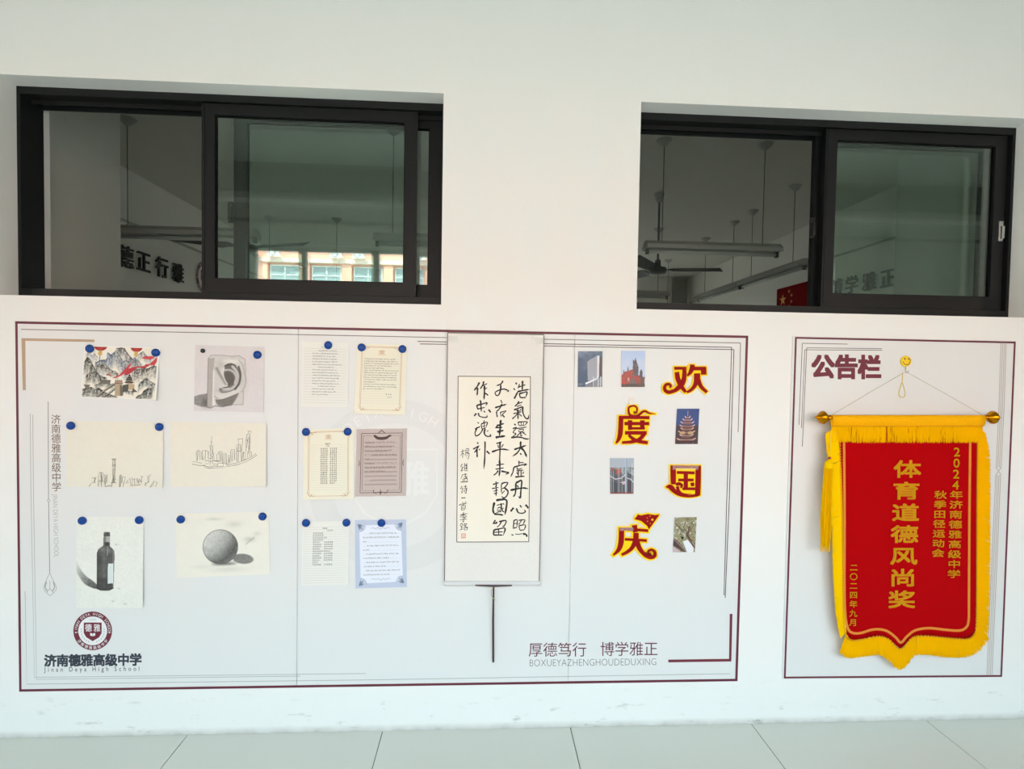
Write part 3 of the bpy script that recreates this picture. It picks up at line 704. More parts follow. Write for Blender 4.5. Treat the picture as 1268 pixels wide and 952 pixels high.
# 1. ink landscape with lanterns, ribbon and watchtowers (coordinates: crop of 1140 x 760)
def landscape():
    c = Cv(300, 200, (236, 231, 218), (1140, 760)); N = noise2(c.h, c.w, 26, 1)
    streak = noise2(c.h, c.w, 5, 5, 3, .22); fine = noise2(c.h, c.w, 4, 9, 2)
    c.put(np.clip(N*1.6-.6, 0, 1), (214, 212, 200), .5)
    def mount(ridge, depth, dark, light=(234, 229, 215), k=.88, seed=0):
        xs = np.array([p[0] for p in ridge], float); ys = np.array([p[1] for p in ridge], float)
        r = np.interp(c.x[0], xs, ys) + (noise2(2, c.w, 6, seed+20)[0]-.5)*34
        d = (c.y - r[None])/depth; inside = (c.x >= xs[0]) & (c.x <= xs[-1]) & (d > 0) & (d < 1.15)
        sk = np.clip((streak-.5)*1.7 + (fine-.5)*1.1 + .30*np.sin(d*17 + N*26 + seed) + .5, 0, 1)
        al = np.clip(1.05-d, 0, 1)**.8
        edge = np.clip(np.minimum(c.x-xs[0], xs[-1]-c.x)/30, 0, 1)
        c.put(inside*al*edge, np.array(light)/255.*np.ones((c.h, c.w, 3)), .9)
        shade = np.clip(al*(.25+1.0*sk), 0, 1)*inside*edge*k; c.put(shade, dark)
        c.put(inside*np.clip(1-d*9, 0, 1)*edge, tuple(x*.55 for x in dark), .8)
    mount([(30, 130), (80, 70), (130, 150), (170, 110), (230, 180)], 130, (110, 120, 140), k=.7, seed=1)
    mount([(170, 250), (260, 210), (330, 200), (420, 110), (490, 55), (560, 150), (640, 250), (700, 330)], 240, (84, 98, 116), k=.95, seed=2)
    mount([(340, 130), (360, 90), (400, 120), (440, 200)], 200, (40, 70, 120), k=.7, seed=12)
    mount([(470, 30), (540, 10), (600, 20), (660, 90), (740, 170), (800, 230), (860, 270)], 170, (60, 62, 70), k=.75, seed=3)
    mount([(580, 230), (640, 190), (700, 210), (760, 150), (830, 200), (900, 260)], 100, (90, 98, 112), k=.8, seed=4)
    mount([(800, 130), (840, 90), (880, 55), (940, 110), (1000, 150), (1060, 120), (1090, 160)], 120, (88, 92, 104), k=.8, seed=5)
    mount([(0, 270), (60, 170), (100, 190), (150, 280), (190, 340), (230, 380)], 260, (44, 46, 44), seed=6)
    mount([(170, 310), (220, 280), (300, 260), (350, 270), (420, 330), (480, 360), (560, 400)], 110, (60, 56, 50), seed=7)
    mount([(40, 460), (110, 400), (170, 370), (220, 390), (280, 430), (340, 450), (380, 470)], 150, (46, 48, 50), seed=8)
    mount([(730, 380), (770, 320), (840, 330), (900, 290), (980, 300), (1060, 260), (1120, 280)], 190, (58, 58, 58), seed=9)
    mount([(840, 560), (890, 500), (960, 440), (1020, 480), (1060, 500), (1120, 520)], 130, (44, 50, 52), seed=10)
    mount([(190, 590), (250, 540), (330, 520), (420, 540), (520, 550)], 80, (70, 70, 68), seed=11)
    mount([(0, 640), (60, 620), (140, 600), (200, 630), (280, 620), (330, 660), (420, 700), (560, 730)], 170, (34, 36, 36), seed=13)
    mount([(600, 640), (660, 620), (740, 640), (800, 660)], 60, (40, 42, 42), seed=14)
    mount([(820, 740), (900, 690), (960, 610), (1010, 590), (1050, 600), (1090, 560)], 180, (30, 34, 34), seed=15)
    for pts in ([(250, 740), (360, 640), (470, 560), (530, 540)], [(330, 750), (430, 680), (520, 600)]): c.line(pts, 34, (92, 90, 84), .75, 12); c.line([(a, b-12) for a, b in pts], 6, (226, 220, 200), .9); c.line([(a, b+14) for a, b in pts], 5, (40, 40, 40), .9)
    # towers
    c.poly([(270, 500), (430, 500), (430, 530), (420, 550), (280, 550)], (110, 108, 98)); c.line([(270, 500), (430, 500)], 10, (60, 58, 54))
    c.poly([(40, 580), (120, 580), (118, 620), (60, 625)], (120, 112, 98)); c.line([(36, 577), (124, 577)], 9, (50, 48, 44))
    c.poly([(505, 540), (610, 540), (625, 720), (510, 720)], (178, 158, 130)); c.poly([(575, 560), (612, 560), (640, 710), (590, 715)], (96, 88, 80), .8)
    for k in range(5): c.poly([(502+k*23, 485), (516+k*23, 485), (516+k*23, 520), (502+k*23, 520)], (120, 88, 70))
    c.line([(500, 535), (615, 535)], 12, (108, 76, 62)); c.line([(500, 518), (614, 518)], 10, (140, 110, 88))
    c.poly([(700, 540), (795, 540), (800, 620), (705, 625)], (186, 164, 132)); c.poly([(620, 560), (705, 540), (705, 650), (622, 660)], (84, 84, 80)); c.poly([(780, 600), (850, 650), (760, 660)], (90, 86, 80))
    for yy, hw in ((420, 22), (450, 45), (478, 62), (512, 80)):
        c.poly([(712-hw, yy+14), (712-hw*.55, yy-12), (712+hw*.55, yy-12), (712+hw, yy+14)], (44, 46, 46)); c.poly([(712-hw*.6, yy+10), (712+hw*.6, yy+10), (712+hw*.6, yy+24), (712-hw*.6, yy+24)], (150, 132, 108))
    c.poly([(706, 410), (712, 375), (718, 410)], (40, 40, 40))
    # ribbon and lanterns
    red = (196, 66, 74)
    c.poly([(460, 458), (560, 410), (620, 340), (700, 250), (740, 215), (700, 300), (640, 380), (590, 420), (500, 460)], red)
    c.poly([(625, 408), (680, 320), (760, 290), (850, 290), (800, 310), (740, 370), (680, 410)], (186, 58, 66)); c.poly([(760, 290), (830, 280), (920, 270), (940, 245), (1000, 240), (1020, 225), (990, 270), (930, 300), (860, 300)], (188, 66, 74))
    c.poly([(1000, 240), (1060, 180), (1105, 130), (1105, 200), (1080, 250), (1030, 262)], (200, 70, 76)); c.poly([(860, 158), (930, 130), (1040, 125), (1060, 150), (1000, 175), (900, 165)], (206, 70, 78))
    c.poly([(350, 410), (400, 395), (430, 420), (370, 430)], (150, 70, 66), .8); c.poly([(400, 420), (450, 430), (420, 440)], (160, 50, 50), .8)
    for cx, w0 in ((246, 100), (787, 92)):
        c.put((np.hypot((c.x-cx)/w0, (c.y+4)/74) < 1) & (c.y > 2), (160, 44, 42)); c.put((np.hypot((c.x-cx)/(w0*.5), (c.y+4)/74) < 1), (186, 70, 60), .6)
        c.poly([(cx-28, 66), (cx+28, 66), (cx+24, 100), (cx-24, 100)], (206, 168, 90)); c.poly([(cx-34, 100), (cx+34, 100), (cx+28, 134), (cx-30, 134)], (214, 176, 104)); c.line([(cx, 134), (cx-4, 220)], 9, (70, 66, 66))
    c.a = np.clip(blur(c.a, 1), 0, 1)
    fr = (c.x < 12) | (c.x > 1112) | (c.y < 10) | (c.y > 748); c.put(fr, (238, 238, 234)); return c.a
def curl_br(u, v): return .022*max(0, u-.72)**1.4*max(0, v-.25)**1.2*6
Sheet('landscape_painting', [(104.5, 427.8), (198.2, 430.8), (193.2, 495.2), (100.2, 491.8)], M_pic, 'ink landscape picture with red lanterns, top left of the board', 'picture', canvas=landscape(), curl=curl_br)
# 2. plaster ear study (crop 1005 x 952 with paper 60..980 x 22..905)
def ear():
    c = Cv(225, 216, (217, 212, 212), (920, 883)); ox, oy = 60, 22
    T = lambda pts: [(a-ox, b-oy) for a, b in pts]; S_ = lambda pts, n=6: [tuple(q) for q in spline(T(pts), n)]
    n1 = noise2(c.h, c.w, 5, 3, 3); n0 = noise2(c.h, c.w, 60, 4, 2)
    c.put(np.clip(n0*1.4-.4, 0, 1), (209, 201, 206), .5)
    # cast shadow
    m = c.mask_poly(T([(50, 715), (120, 690), (235, 665), (240, 850), (150, 845), (60, 815)])); c.put(blur(m.astype(float), 2)*(.55+.45*n1), (104, 100, 96), .9); c.smudge(165, 770, 60, 60, (70, 66, 62), .5)
    c.poly(T([(235, 200), (275, 155), (640, 150), (725, 200), (735, 330), (710, 810), (570, 810), (440, 840), (330, 825), (270, 860), (230, 850)]), (205, 202, 198))
    c.poly(T([(235, 200), (320, 190), (305, 420), (318, 620), (300, 840), (270, 860), (230, 850)]), (176, 168, 164)); c.poly(T([(300, 330), (322, 400), (318, 700), (345, 820), (300, 840)]), (222, 219, 214))
    c.line(T([(235, 200), (233, 850)]), 6, (120, 112, 108)); c.line(T([(235, 200), (275, 155), (400, 150), (560, 165), (640, 150), (725, 200), (735, 500)]), 6, (140, 134, 132)); c.line(T([(710, 620), (708, 808), (570, 810)]), 5, (120, 116, 112))
    # ear body
    body = S_([(330, 690), (350, 640), (420, 600), (440, 540), (380, 430), (335, 340), (370, 260), (440, 220), (560, 210), (650, 260), (700, 360), (725, 450), (710, 560), (650, 650), (520, 710), (400, 750), (340, 730), (330, 690)])
    low = T([(340, 740), (650, 660), (600, 760), (560, 820), (450, 840), (390, 830), (355, 800)]); c.put(blur(c.mask_poly(low).astype(float), 2)*(.6+.4*n1), (98, 93, 88), .95)
    c.poly(body, (212, 209, 204)); c.smudge(700-ox, 500-oy, 60, 150, (190, 187, 184), .6); c.smudge(400-ox, 280-oy, 50, 60, (180, 177, 173), .7); c.smudge(560-ox, 225-oy, 120, 22, (228, 226, 222), .8)
    c.line(S_([(640, 210), (690, 270), (710, 360), (738, 470), (728, 560), (680, 640)]), 10, (150, 147, 143), .8, 10)
    c.line(S_([(350, 330), (400, 420), (440, 480), (470, 530)]), 30, (122, 118, 114), .85, 34)
    hol = S_([(455, 330), (460, 290), (500, 262), (560, 262), (630, 320), (668, 420), (655, 520), (600, 600), (520, 640), (420, 655), (390, 600), (440, 580), (500, 560), (470, 500), (440, 420), (455, 330)])
    c.put(blur(c.mask_poly(hol).astype(float), 1)*(.8+.2*n1), (92, 88, 84), .95)
    c.line(S_([(560, 300), (610, 360), (640, 450), (610, 540), (540, 600), (450, 620)]), 36, (196, 195, 194), .95, 16)
    c.line(S_([(640, 300), (665, 400), (650, 520), (600, 600)]), 26, (78, 74, 72), .9, 16)
    c.line(S_([(460, 350), (520, 345), (580, 380), (610, 450), (590, 520)]), 24, (214, 213, 214), .8, 14)
    c.poly(S_([(455, 390), (500, 370), (560, 410), (585, 480), (570, 530), (510, 550), (480, 470), (455, 390)]), (96, 92, 88), .95)
    c.line(S_([(440, 330), (440, 420), (470, 500), (495, 530)]), 14, (220, 219, 216), .95, 10)
    c.line(S_([(460, 290), (540, 265), (600, 285)]), 14, (60, 57, 55), .9, 8); c.line(S_([(460, 300), (500, 320), (530, 310)]), 26, (104, 100, 97), .7, 16)
    c.smudge(430-ox, 630-oy, 60, 22, (150, 146, 142), .8); c.line(S_([(400, 570), (440, 600), (520, 590)]), 12, (226, 225, 226), .8, 8); c.line(S_([(330, 700), (400, 745), (520, 715), (640, 660)]), 8, (110, 106, 102), .8, 8)
    c.line(S_([(350, 760), (420, 752), (540, 700), (650, 650)]), 5, (80, 76, 72), .7)
    c.line(T([(235, 850), (275, 862), (340, 830), (440, 842), (500, 815)]), 10, (84, 80, 76), .7, 10)
    c.a = np.clip(blur(c.a, 1) + (n1[..., None]-.5)*.035, 0, 1); return c.a
Sheet('ear_drawing', [(242, 427), (327.6, 429.5), (326.2, 510.3), (240.2, 508.6)], M_pic, 'shaded pencil study of a plaster ear on pinkish paper', 'picture', canvas=ear(), curl=lambda u, v: .004*(1-u)**3 + .003*v*v)
# 3./4. skyline sketches: pencil strokes over cream paper
s3 = Sheet('skyline_drawing', [(82, 521), (202.2, 523), (201.6, 603.6), (82, 602.6)], M_cream, 'cream sheet with a faint skyline along its lower edge and one tall tower', 'picture', curl=lambda u, v: .006*max(0, u-.6)**2*v*6, fray=.35)
def sketch(sheet, strokes, ox, oy, k, wd, mt, name='pencil_strokes', jit=.25):
    m = MB(); f = sheet.fn()
    for st in strokes:
        pts = [((st[i]-ox)/k, (st[i+1]-oy)/k) for i in range(0, len(st), 2)]
        out = []
        for a, b in zip(pts[:-1], pts[1:]):
            n = max(1, int(math.dist(a, b)/5)); out += [(a[0]+(b[0]-a[0])*i/n + random.uniform(-1, 1)*jit, a[1]+(b[1]-a[1])*i/n + random.uniform(-1, 1)*jit) for i in range(n)]
        out.append(pts[-1]); m.ribbon(out, [wd*random.uniform(.5, 1.2) for _ in out], f)
    return m.build(name, mt, sheet.o, kind='stuff')
def fc(a, b): return list(a) + list(b)
st = [[310,835,330,790],[345,780,385,780,380,720,350,725],[395,715,370,770],[420,830,425,690,440,655,470,650,495,680,510,830],[455,660,465,830],[425,765,500,770],[475,690,480,760],[500,690,535,680,530,780],[515,700,520,800],[520,830,585,815],[595,485,650,483,640,500,605,500],[605,500,618,780],[635,500,632,780],[600,560,645,560],[605,620,640,622],[590,830,605,735,650,735],[585,780,655,785],[690,835,700,690,715,680],[715,685,705,830],[720,705,765,705,750,790,735,835],[730,710,725,790],[775,790,790,745,800,790],[810,740,860,725,850,820],[830,745,835,810],[870,735,920,725,900,790],[880,730,885,800],[910,725,930,790],[930,765,980,760],[960,700,985,695,960,750,975,790],[945,730,935,790],[1020,790,1055,770,1075,690,1085,675],[1055,690,1050,770],[1030,775,1020,820],[1080,840,1100,820,1130,750,1120,820],[1140,760,1165,770,1150,830],[820,825,870,812,960,800]]
sketch(s3, st, 20, 10, 10.144, .55, M_pencil); sketch(s3, [[a+random.uniform(-8, 8) for a in q] for q in st], 20, 10, 10.144, .9, M_pencil2, 'pencil_shading')
s4 = Sheet('skyline_drawing', [(211, 522), (329.6, 524), (329.2, 602.3), (211, 602.8)], M_cream, 'cream sheet with a fine line skyline standing on a curved shore', 'picture', curl=lambda u, v: .010*max(0, u-.5)**2*4*(.4+.6*v), fray=.35)
st = [[370,385,400,358,420,380],[372,390,378,500],[395,370,385,490],[415,375,420,480],[435,380,445,480],[445,365,490,365],[445,370,455,480],[485,365,478,480],[490,370,515,370,520,470],[560,190,555,290],[550,250,565,270],[540,300,575,300,572,320,535,320,540,300],[545,325,545,540],[572,325,570,530],[550,340,568,380,548,420,570,450],[530,380,515,400,530,420],[580,390,590,480],[480,490,530,490,520,525,480,525],[535,460,570,460,565,500,535,495],[575,490,650,490],[620,420,640,400,650,375,685,375,690,520],[650,380,655,500],[620,420,625,500],[668,380,670,500],[700,520,700,400,735,395,740,540],[720,400,718,520],[750,430,780,430],[765,440,760,530],[775,445,782,520],[800,350,835,350,840,480],[800,350,790,380,795,500],[815,360,812,500],[760,450,770,500],[880,220,935,215,925,370],[880,220,885,290],[860,295,912,290],[862,300,865,500],[885,300,880,370,905,360,903,300],[912,295,918,490],[870,370,915,375],[885,380,880,500],[935,375,925,490],[945,375,945,480,960,470],[950,390,965,380,965,480],[1000,120,1035,120,1030,155,990,155],[1000,120,1003,150],[990,155,970,250,975,370],[1015,160,1005,400],[1025,160,1020,380],[975,220,1000,260],[1000,200,980,330],[1005,300,1020,350],[965,350,995,390,990,450],[1010,370,1042,380,1040,440],[1020,385,1018,440],[325,500,400,515,440,520],[320,530,420,550,480,545],[440,545,520,565,580,560],[470,570,530,582,600,575,700,578],[580,530,620,530,625,560,580,550],[635,520,700,520,700,560,630,560,635,520],[705,525,745,520,745,560,705,570],[750,540,850,520,960,480,1040,440,1095,400],[750,560,860,542,980,500,1060,450,1110,415],[580,492,660,500]]
sketch(s4, st, 60, 20, 9.754, .56, mat('dark_pencil', lin(92, 88, 80), .8), jit=.12)
# 5. bottle
def bottle():
    c = Cv(210, 285, (230, 231, 223), (660, 905)); ox, oy = 75, 35; T = lambda pts: [(a-ox, b-oy) for a, b in pts]; S_ = lambda pts, n=6: [tuple(q) for q in spline(T(pts), n)]
    n1 = noise2(c.h, c.w, 4, 3, 3); n2 = noise2(c.h, c.w, 26, 8, 3); c.put(np.clip(n2*1.5-.6, 0, 1), (220, 223, 215), .5)
    sh = S_([(80, 470), (110, 540), (170, 620), (240, 670), (290, 720), (300, 750), (240, 740), (160, 700), (100, 620), (78, 560), (80, 470)], 4)
    m = blur(c.mask_poly(sh).astype(float), 3); g = np.clip((c.x/220)*.6 + (c.y-430)/420, .12, 1); c.put(m*g*(.6+.6*n1), (70, 70, 68), .95)
    body = T([(345, 195), (352, 188), (400, 188), (406, 196), (404, 330), (425, 345), (448, 372), (452, 420), (443, 730), (430, 752), (370, 762), (300, 758), (280, 745), (278, 400), (292, 360), (325, 335), (342, 320)])
    bm = blur(c.mask_poly(body).astype(float), 1); c.put(bm, (84, 84, 82)); t = (c.x - (278-ox))/170
    c.put(bm*np.clip(1-abs(t-.42)*5, 0, 1)*(.4+.6*n1), (128, 128, 124), .6); c.put(bm*np.clip(n2*2.2-.9, 0, 1), (48, 48, 48), .75)
    c.put(bm*np.clip(.12-t, 0, .12)*8, (40, 40, 40), .8); c.put(bm*(t > .9), (140, 140, 136), .5)
    c.smudge(330-ox, 360-oy, 30, 22, (134, 134, 130), .7); c.smudge(400-ox, 370-oy, 24, 30, (140, 140, 136), .6); c.line(T([(383, 330), (382, 420)]), 7, (176, 176, 170), .8, 6)
    c.poly(T([(350, 228), (404, 228), (404, 288), (350, 286)]), (172, 172, 164)); c.poly(T([(350, 228), (366, 228), (366, 286), (350, 286)]), (120, 120, 114)); c.line(T([(346, 222), (405, 222)]), 8, (60, 60, 58)); c.line(T([(346, 205), (405, 205)]), 5, (60, 60, 58))
    c.smudge(375-ox, 305-oy, 20, 14, (40, 40, 40), .8)
    c.poly(T([(388, 500), (438, 498), (438, 692), (386, 698)]), (214, 224, 222)); c.line(T([(438, 498), (438, 695)]), 5, (236, 238, 236))
    c.line(T([(282, 740), (320, 760), (400, 760), (440, 740)]), 10, (30, 30, 30), .8, 8)
    for x, y in ((560, 895), (440, 870), (500, 745), (470, 310)): c.smudge(x-ox, y-oy, 14, 6, (140, 140, 134), .5)
    c.a = np.clip(c.a + (n1[..., None]-.5)*.05, 0, 1); return c.a
Sheet('bottle_drawing', [(94.5, 639.4), (177.8, 640), (176.6, 752.9), (94.5, 752.9)], M_pic, 'pencil drawing of a dark bottle casting a shadow, lower left of the board', 'picture', canvas=bottle(), curl=lambda u, v: .016*max(0, u-.6)**2*3*v + .002*v)
# 6. sphere
def sphere():
    c = Cv(290, 195, (232, 229, 217), (506, 346)); ox, oy = 162, 150; n1 = noise2(c.h, c.w, 4, 3, 3); n2 = noise2(c.h, c.w, 30, 18, 3)
    c.put(np.clip(n2*1.5-.6, 0, 1), (224, 223, 212), .6)
    for x, y, a, b, k in ((370, 185, 40, 8, .35), (480, 215, 40, 16, .3), (560, 300, 30, 14, .5), (600, 270, 20, 12, .3), (440, 460, 90, 14, .25), (300, 440, 60, 10, .15)): c.smudge(x-ox, y-oy, a, b, (168, 170, 160), k)
    c.line([(540-ox, 325-oy), (585-ox, 290-oy)], 5, (140, 142, 136), .5, 6)
    X, Y_ = c.x-(522-ox), c.y-(405-oy); a = -.12; e = np.hypot((X*math.cos(a)-Y_*math.sin(a))/62, (X*math.sin(a)+Y_*math.cos(a))/30)
    c.put(np.clip((1-e)*5, 0, 1)*(.75+.5*n1), (112, 112, 108), .9)
    c.put(np.clip(1-abs((c.x-(420-ox))/75)**2, 0, 1)*np.clip(1-abs(c.y-(428-oy))/14, 0, 1), (80, 80, 78), .85)
    dx, dy = (c.x-(402-ox))/95, (c.y-(336-oy))/94; r = np.hypot(dx, dy); L = np.clip((-dx*.62-dy*.58 + np.sqrt(np.clip(1-r*r, 0, 1))*.52), -1, 1)
    val = np.interp(L, [-.9, -.45, -.2, .15, .5, 1.0], [118, 104, 92, 128, 172, 206]); val = val + (n1-.5)*34 + (n2-.5)*22
    col = np.stack([val, val, val*.97], -1)/255.; c.put(np.clip((1-r)*60, 0, 1), np.clip(col, 0, 1)); c.put(np.exp(-((r-.985)/.022)**2), (84, 84, 82), .6)
    return np.clip(c.a, 0, 1)
Sheet('sphere_drawing', [(217, 635.8), (333, 633.5), (334.6, 710.8), (218.8, 715.6)], M_pic, 'pencil drawing of a shaded ball with its shadow on cream paper', 'picture', canvas=sphere(), curl=lambda u, v: .003*v*v)

# ------------------------------------------------------------------ written sheets
def scribble(m, f, x0, x1, y, h, seed, gap=.16, w=.5):
    r = random.Random(seed); x = x0
    while x < x1 - h*.5:
        L = r.choice((1, 2, 3, 4))*h*.62; L = min(L, x1-x); n = max(3, int(L/(h*.22))); pts = []
        for i in range(n+1): pts.append((x + L*i/n + r.uniform(-.1, .1)*h, y + (r.uniform(.0, .5) if i % 2 else -r.uniform(.15, .5))*h*(1.25 if r.random() < .2 else 1)))
        m.ribbon(pts, [w*r.uniform(.5, 1.15) for _ in pts], f); x += L + h*r.uniform(.45, .8)
def cjk_scribble(m, f, x0, x1, y, h, seed, w=.5):
    r = random.Random(seed); x = x0
    while x < x1:
        for k in range(3): m.ribbon([(x + r.uniform(0, .3)*h, y + (k-1)*h*.3), (x + r.uniform(.6, .9)*h, y + (k-1)*h*.3 + r.uniform(-.1, .1)*h)], w*r.uniform(.5, 1), f)
        m.ribbon([(x+h*.45, y-h*.4), (x+h*r.uniform(.2, .7), y+h*.4)], w*r.uniform(.6, 1), f); x += h*1.15
def rules(s, ys, x0, x1, mt=M_rule, w=.35):
    m = MB(); f = s.fn(.0002)
    for y in ys: m.ribbon([(x0+(x1-x0)*i/6, y) for i in range(7)], w, f)
    m.build('ruled_lines', mt, s.o, kind='stuff')
# coordinates inside a sheet are px of the photograph from its top left corner
s7 = Sheet('handwritten_letter', [(374, 423), (432.5, 424.6), (430.6, 504.4), (372.8, 503.4)], M_cream2, 'narrow lined white sheet of handwriting under a single pin, top of the letters', 'letter', curl=lambda u, v: .004*v*v)
rules(s7, [8+i*3.35 for i in range(21)], 2.5, 56)
m = MB(); f = s7.fn()
for i in range(17):
    y = 10.6 + i*3.4; x0_ = 21 if i in (0, 6, 13) else 13.5; x1_ = [45, 44, 44, 43, 44, 49, 40, 43, 46, 48, 46, 42, 46, 42, 40, 43, 33][i]
    scribble(m, f, x0_, x1_, y, 1.9, 100+i, w=.5)
scribble(m, f, 24, 37, 6.2, 1.6, 99, w=.4)
m.build('handwriting', M_hand, s7.o, kind='stuff')
def ornate(s, mt, W_, H_, inset=9):
    m = MB(); f = s.fn(.00025); a, b, c, d = inset, inset*.75, W_-inset, H_-inset*.8
    for p in ([(a, b+5), (a, d-5)], [(c, b+5), (c, d-5)], [(a+5, b-1.5), (c-5, b-1.5)], [(a+7, d+1.2), (c-7, d+1.2)], [(a+5, b-2.6), (c-5, b-2.6)], [(a-1.3, b+5), (a-1.3, d-5)], [(c+1.3, b+5), (c+1.3, d-5)]): m.ribbon([tuple(np.array(p[0])+(np.array(p[1])-np.array(p[0]))*i/6) for i in range(7)], .4, f)
    for x, y, sx_, sy_ in ((a, b, 1, 1), (c, b, -1, 1), (a, d, 1, -1), (c, d, -1, -1)):
        m.ribbon(spline([(x-1.2*sx_, y+6*sy_), (x-2*sx_, y+2.5*sy_), (x+.5*sx_, y+2*sy_), (x, y+4*sy_)], 4), .6, f)
        m.ribbon(spline([(x+8*sx_, y-.8*sy_), (x+4*sx_, y-1.5*sy_), (x+2.5*sx_, y+.8*sy_), (x+5*sx_, y+.6*sy_)], 4), .7, f); m.ribbon(spline([(x-1*sx_, y+1*sy_), (x+1.5*sx_, y-1.5*sy_), (x+3*sx_, y-.5*sy_)], 4), .9, f)
    return m.build('printed_border', mt, s.o)
def crest(s, cx, cy, mt):
    m = MB(); f = s.fn(.00025)
    for sg in (-1, 1): m.ribbon(spline([(cx, cy+1.5), (cx+sg*2, cy+1), (cx+sg*3, cy-1), (cx+sg*1.2, cy-1.4), (cx+sg*1, cy+.3)], 4), .7, f)
    m.ribbon([(cx, cy-2.6), (cx, cy+1.6)], .7, f); m.ribbon([(cx-4, cy+2.4), (cx+4, cy+2.4)], .6, f); m.ribbon([(cx-4, cy+4), (cx+4, cy+4)], .3, f)
    m.build('printed_crest', mt, s.o)
s8 = Sheet('handwritten_letter', [(442.2, 425.4), (504.2, 427), (501.8, 513.6), (438.2, 512.3)], M_yelpaper, 'yellowish bordered sheet of handwriting with two pins, top right of the letters', 'letter', curl=lambda u, v: .005*v*v)
ornate(s8, M_gold, 62, 86.5, 7.5); crest(s8, 31, 9.5, M_gold); rules(s8, [18+i*2.9 for i in range(20)], 9, 53, M_rule, .25)
m = MB(); f = s8.fn()
for i in range(14): scribble(m, f, 10, [49, 51, 52, 44, 35, 52, 50, 50, 52, 51, 24, 49, 52, 36][i], 18.6+i*2.85, 1.7, 200+i, w=.5)
scribble(m, f, 38, 46, 62, 2.0, 240); scribble(m, f, 40, 45, 65.5, 2.0, 241); m.build('handwriting', M_hand, s8.o, kind='stuff')
s9 = Sheet('handwritten_letter', [(375.8, 531.7), (438.6, 529.7), (437.8, 618), (375, 618.8)], M_yelpaper, 'yellowish bordered sheet with a narrow column of characters, left of the brown sheet', 'letter', curl=lambda u, v: .004*v*v)
ornate(s9, M_gold, 62.5, 87.5, 7.5); crest(s9, 31, 9.5, M_gold); rules(s9, [20+i*2.9 for i in range(20)], 9, 53, M_rule, .25)
m = MB(); f = s9.fn(); cjk_scribble(m, f, 27, 33, 18.5, 2, 301); cjk_scribble(m, f, 28.5, 32, 21.2, 1.8, 302)
for i in range(17): cjk_scribble(m, f, 21.5, 30, 24.5+i*2.65, 2.0, 310+i); cjk_scribble(m, f, 33, 41 if i < 16 else 39, 24.5+i*2.65, 2.0, 340+i)
m.build('handwriting', M_hand, s9.o, kind='stuff')
s10 = Sheet('handwritten_letter', [(441.7, 531.2), (503.9, 530.4), (502.6, 613.8), (439.7, 614.8)], M_brownpaper, 'brown bordered sheet of handwriting with a dark ribbon at its head', 'letter', curl=lambda u, v: .003*v*v, fray=.3)
m = MB(); f = s10.fn(.00025); a, b, c, d = 6, 5.5, 56.5, 79
for p, q in (((a, b), (c, b)), ((c, b), (c, d)), ((c, d), (a, d)), ((a, d), (a, b))): m.ribbon([p, ((p[0]+q[0])/2, (p[1]+q[1])/2), q], .7, f)
def dashes(p, q, n, w):
    for i in range(n):
        t0, t1 = i/n, (i+.5)/n; m.ribbon([(p[0]+(q[0]-p[0])*t0, p[1]+(q[1]-p[1])*t0), (p[0]+(q[0]-p[0])*t1, p[1]+(q[1]-p[1])*t1)], w, f)
dashes((8, 8.5), (20, 8.5), 8, .6); dashes((42, 8.5), (54, 8.5), 8, .6); dashes((8.3, 8.5), (8.3, 76.5), 34, .95); dashes((54.3, 8.5), (54.3, 76.5), 34, .95); dashes((9, 76.5), (23, 76.5), 8, .5); dashes((39, 76.5), (54, 76.5), 8, .5)
m.ribbon(spline([(22, 8.2), (26, 11.3), (31, 12), (37, 11.2), (41.5, 8.2)], 4), [1.8, 2.8, 3.2, 3.5, 3.6, 3.6, 3.6, 3.6, 3.6, 3.6, 3.6, 3.6, 3.5, 3.2, 2.8, 2.2, 1.8], f); m.ribbon([(21, 8.5), (24.5, 9.3)], 2, f); m.ribbon([(43, 8.5), (39.5, 9.3)], 2, f)
m.ribbon(spline([(27, 5), (30, 2.8), (31, 1.8), (32, 2.8), (35, 5)], 4), .9, f)
for sg in (-1, 1): m.ribbon(spline([(31+sg*9, 75.5), (31+sg*8, 79), (31+sg*5, 79.5), (31+sg*1, 78.5), (31, 82)], 4), .8, f)
m.ribbon([(3.6, 39), (4.4, 42), (3.6, 46)], .8, f); m.ribbon([(58.5, 39), (57.8, 42), (58.5, 46)], .8, f); m.ribbon([(31, 75.5), (31, 79)], .9, f)
m.build('printed_border', M_dkbrown, s10.o)
rules(s10, [18.2+i*5.15 for i in range(11)] , 10.5, 51.5, M_pencil, .22)
m = MB(); f = s10.fn(.0002)
for i, (a_, b_) in enumerate(((11, 22), (11, 44), (11, 40), (20, 51), (11, 51), (11, 22), (11, 49), (11, 51), (11, 50), (18, 50), (11, 51))): m.ribbon([(a_, 17.2+i*5.15), (b_, 17.2+i*5.15)], 1.5, f)
m.build('grey_bands', mat('brown_band', lin(172, 154, 149), .8), s10.o, kind='stuff')
m = MB(); f = s10.fn(.0004)
for i in range(8): scribble(m, f, 10.5, [49, 47, 44, 49, 16, 50, 49, 36][i], 16.6+i*5.15, 2.2, 400+i, w=.55)
m.build('handwriting', M_dkbrown, s10.o, kind='stuff')
s11 = Sheet('handwritten_letter', [(374.5, 646), (432.5, 645), (431.3, 723.5), (372.6, 724.8)], M_cream2, 'lined white sheet with two short columns of characters, bottom left of the letters', 'letter', curl=lambda u, v: .004*v*v)
rules(s11, [7+i*3.0 for i in range(24)], 2, 56.5)
m = MB(); f = s11.fn(); cjk_scribble(m, f, 25, 31, 8.6, 1.8, 501); cjk_scribble(m, f, 31, 37, 11.2, 1.5, 502)
